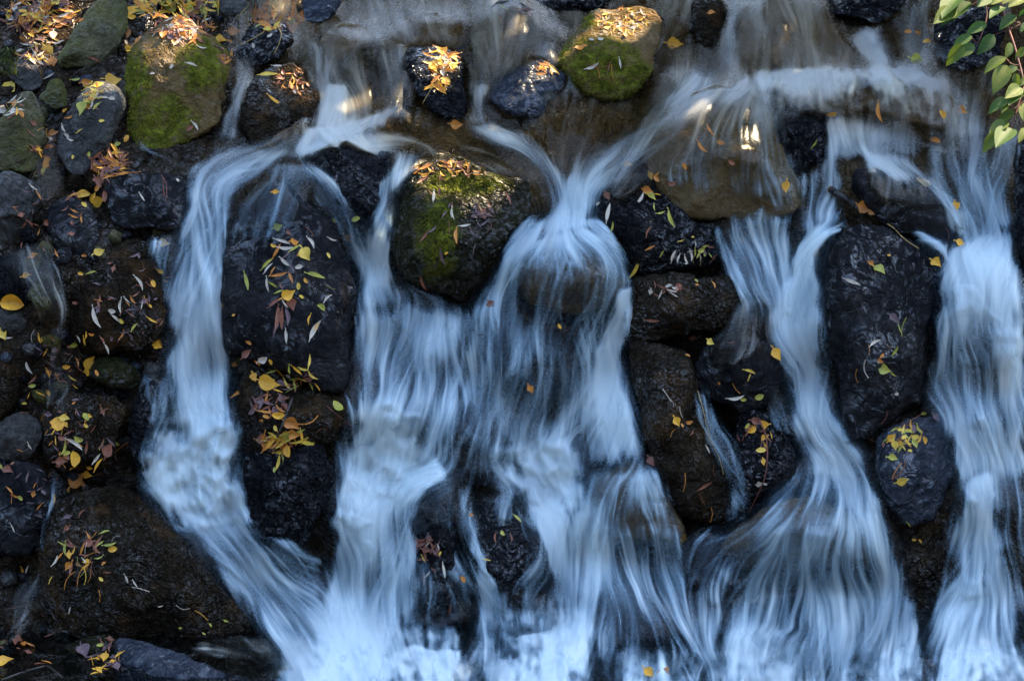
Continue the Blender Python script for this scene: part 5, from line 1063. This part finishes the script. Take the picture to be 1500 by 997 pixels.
def tube(pts, rad, n=7):
    V = []; Fc = []
    for i, p in enumerate(pts):
        d = (pts[min(i + 1, len(pts) - 1)] - pts[max(i - 1, 0)]).normalized(); s = d.orthogonal().normalized(); q = d.cross(s)
        r = rad[0] + (rad[1] - rad[0]) * i / (len(pts) - 1)
        for k in range(n):
            a = 2 * math.pi * k / n; V.append(tuple(p + (s * math.cos(a) + q * math.sin(a)) * r))
    for i in range(len(pts) - 1):
        for k in range(n):
            j = (k + 1) % n; Fc.append((i * n + k, i * n + j, i * n + n + j, i * n + n + k))
    Fc.append(tuple(range(n - 1, -1, -1))); Fc.append(tuple(range((len(pts) - 1) * n, len(pts) * n)))
    return V, Fc
def curve(pts, m=6):
    pts = [np.array(p, float) for p in pts]; e = [2 * pts[0] - pts[1]] + pts + [2 * pts[-1] - pts[-2]]; out = []
    for i in range(1, len(e) - 2):
        p0, p1, p2, p3 = e[i - 1:i + 3]
        for j in range(m):
            t = j / m; out.append(0.5 * (2 * p1 + (p2 - p0) * t + (2 * p0 - 5 * p1 + 4 * p2 - p3) * t * t + (3 * p1 - p0 - 3 * p2 + p3) * t ** 3))
    return out + [pts[-1]]
M['twig_red'] = mat_simple('red_brown_twig', (0.06, 0.02, 0.012), (0.16, 0.05, 0.03), 0.6, 60)
M['twig_dark'] = mat_simple('dark_wet_twig', (0.012, 0.010, 0.009), (0.04, 0.032, 0.026), 0.4, 60)
M['straw'] = mat_simple('pale_straw', (0.22, 0.14, 0.04), (0.42, 0.28, 0.09), 0.6, 60)
M['cut'] = mat_simple('fresh_cut_wood', (0.45, 0.20, 0.06), (0.62, 0.32, 0.10), 0.6, 60)
def twig(label, pts, r0, r1, mat, lift=0.012, cat='twig', name='twig'):
    q = []
    for p in curve(pts):
        loc, nrm, own = hit3(p[0], p[1]); q.append((CAM - loc).length)
    ps = []
    for i, p in enumerate(curve(pts)):
        d = min(q[max(0, i - 2):i + 3]); r = ray(p[0], p[1]).normalized(); ps.append(CAM + r * (d - lift))
    V, Fc = tube(ps, (r0, r1)); o = mesh_obj(name, V, Fc, M[mat], origin=ps[len(ps) // 2]); tag(o, label, cat)
    return o, ps
twig('thin red stem drooping over the wet stone under the round glossy one', [(1112, 612), (1122, 640), (1124, 668), (1120, 700), (1108, 728), (1096, 752)], 0.0022, 0.0012, 'twig_red')
twig('long yellow straw following the edge of the narrow runnel', [(1022, 572), (1030, 600), (1040, 640), (1054, 672), (1060, 694)], 0.0011, 0.0009, 'straw', 0.02, 'straw', 'straw')
twig('dark bent twig across the leafy dark shelf', [(428, 583), (420, 606), (412, 626), (406, 640)], 0.0035, 0.0025, 'twig_dark', 0.016)
twig('red pine needle pair lying on the right of the leafy dark shelf', [(478, 594), (495, 608), (514, 624)], 0.0012, 0.001, 'twig_red', 0.012)
twig('pale straw leaning across the gap left of the orange leaf heap', [(337, 38), (350, 24), (364, 8)], 0.0016, 0.0012, 'straw', 0.016, 'straw', 'straw')
twig('bent straw hanging from the orange leaf heap', [(406, 38), (412, 50), (408, 66), (401, 80)], 0.0014, 0.001, 'straw', 0.016, 'straw', 'straw')
twig('yellow straw under the orange leaf heap', [(352, 66), (368, 58), (385, 48)], 0.0014, 0.001, 'straw', 0.014, 'straw', 'straw')
twig('thin straw dangling from the sunlit leaf heap on the dark boulder', [(646, 115), (632, 130), (619, 152)], 0.0013, 0.0009, 'straw', 0.012, 'straw', 'straw')
twig('gray forked twig on the brown ground in the bottom corner', [(2, 996), (30, 985), (58, 977), (72, 976), (92, 992)], 0.0030, 0.002, 'twig_dark', 0.02)
twig('dark dead stalk leaning beside the grass tuft', [(36, 54), (48, 75), (58, 95), (66, 113)], 0.0022, 0.0016, 'twig_dark', 0.03)
twig('second dead stalk crossing the litter below the far gray stone', [(22, 30), (34, 42), (48, 62), (55, 80)], 0.0026, 0.0018, 'twig_red', 0.03)
twig('straw lying along the shoulder of the tall rounded boulder', [(1300, 328), (1310, 335), (1325, 350), (1346, 364)], 0.0015, 0.0010, 'straw', 0.03, 'straw', 'straw')
twig('curved rootlet hanging down the low black block', [(236, 256), (243, 268), (244, 285), (242, 298)], 0.0014, 0.001, 'twig_red', 0.012)
# the broken stick wedged in the fall
st, ps = twig('broken dark stick jutting from the fall with an orange cut end', [(1216, 277), (1232, 287), (1248, 297), (1264, 307)], 0.0095, 0.0105, 'twig_dark', 0.075, 'stick', 'stick')
d0 = (ps[0] - ps[1]).normalized(); V, Fc = tube([ps[0] - d0 * 0.001, ps[0] + d0 * 0.002], (0.0094, 0.0086), 10)
mesh_obj('cut_end', V, Fc, M['cut'], parent=st, origin=st.location.copy())
# grass tuft at the bank edge
def grass():
    rr = random.Random(4); vs_, fs = [], []
    for i in range(120):
        px = rr.uniform(-12, 26); py = rr.uniform(72, 112); loc, nrm, own = hit3(px, py)
        L = rr.uniform(.05, .10); d = (Vector((rr.uniform(-.5, .5), -.5, rr.uniform(.4, 1.2)))).normalized(); s = d.cross(F).normalized() * rr.uniform(.001, .002)
        b = len(vs_)
        for k in range(5):
            t = k / 4; p = loc + d * L * t + Vector((d.x * .3, -.4, -.75)) * L * t * t * .8; w = 1 - t * .9
            vs_ += [tuple(p - s * w), tuple(p + s * w)]
        fs += [(b + 2 * k, b + 2 * k + 1, b + 2 * k + 3, b + 2 * k + 2) for k in range(4)]
    o = mesh_obj('grass', vs_, fs, mat_leaf('grass_blades', (0.03, 0.05, 0.008), (0.10, 0.12, 0.02), 0.2)); tag(o, 'tuft of drooping green grass on the far corner of the bank', 'grass', kind='stuff')
grass()
# ------------------------------------------------------------------ the green branch hanging in from the bank
def branch():
    def at(x, y, dz=0.0):
        px = 1340 + x / 4.155; py = y / 4.155; return P(px, py, 5.0 - 0.0009 * py - dz)
    root = bpy.data.objects.new('leafy_branch', None); COL.objects.link(root); root.location = at(600, 150)
    tag(root, 'red stemmed branch of bright green leaves hanging into view by the last fall', 'branch')
    org = root.location.copy(); rr = random.Random(8)
    vs_, fs = [], []
    for pts, r in [([(690, -330), (600, -120), (535, 0), (548, 110), (600, 260), (640, 400), (668, 520), (700, 640)], .0030), ([(560, -90), (440, -10), (438, 110), (385, 270)], .0018), ([(590, 130), (640, 150), (480, 215)], .0012), ([(700, 600), (640, 640), (600, 740), (585, 785)], .0016), ([(668, 520), (620, 655), (560, 630)], .0014), ([(560, -90), (330, 40), (250, 50)], .0018), ([(640, 400), (590, 390), (555, 355)], .0012), ([(655, 440), (625, 425), (600, 410)], .0010), ([(385, 270), (350, 235), (340, 222)], .001)]:
        V, Fc = tube([at(p[0], p[1]) for p in curve(pts, 5)], (r, r * .6)); b = len(vs_); vs_ += V; fs += [tuple(b + j for j in f) for f in Fc]
    mesh_obj('stem', vs_, fs, M['twig_red'], parent=root, origin=org)
    mg = mat_leaf('fresh_green_leaf', (0.016, 0.052, 0.003), (0.045, 0.105, 0.005), 0.42, 0.65); my = mat_leaf('sunlit_green_leaf', (0.04, 0.085, 0.003), (0.12, 0.15, 0.005), 0.45, 0.65)  # second is a yellower copy with sunlight put into its colour
    for x0, y0, x1, y1, c in [(270,-20,165,85,0),(340,15,160,137,0),(240,60,125,128,1),(440,145,312,202,0),(348,218,232,282,0),(300,270,194,396,1),(362,272,262,348,0),(482,212,388,328,0),(556,350,420,432,1),(562,398,482,560,1),(622,405,545,455,0),(585,262,556,352,1),(615,445,618,540,1),(572,598,445,682,0),(602,668,505,752,1),(566,740,455,806,1),(588,782,500,872,0),(522,802,410,922,1),(645,530,560,585,1),(640,575,575,622,0),(562,632,530,680,1),(545,45,455,95,0),(615,95,515,172,0),(540,-20,470,20,1),(660,-5,575,32,1),(590,-30,540,15,1),(680,290,612,358,1),(690,560,634,586,1),(690,780,632,858,1),(690,60,628,98,0),(690,140,642,192,0),(450,-20,390,30,0),(420,-60,330,-10,0),(680,470,640,520,1),(700,620,655,720,1)]:
        a = at(x0, y0, rr.uniform(0, .03)); b = at(x1, y1, rr.uniform(0, .05)); L = (b - a).length
        V, Fc = leaf_shape('o', L, rr)
        xs = np.linspace(0, 1, 9); n_ = (CAM - a).normalized() * 0.7 + Vector((rr.uniform(-.5, .5), 0, rr.uniform(.2, .9))); d = (b - a).normalized(); n_ = (n_ - d * n_.dot(d)).normalized(); s = n_.cross(d)
        W_ = []
        for i in range(9):
            t = xs[i]; hw = (math.sin(math.pi * t ** 0.8) ** 0.9 if 0 < t < 1 else 0.0) * 0.24 * L + 0.0004
            for q in (-1, -.5, 0, .5, 1): W_.append(a + d * L * t + s * q * hw + n_ * (abs(q) * hw * .45 - L * .25 * t * t * .5) )
        mesh_obj('leaf', [tuple(p) for p in W_], Fc, my if c else mg, parent=root, origin=org)
branch()
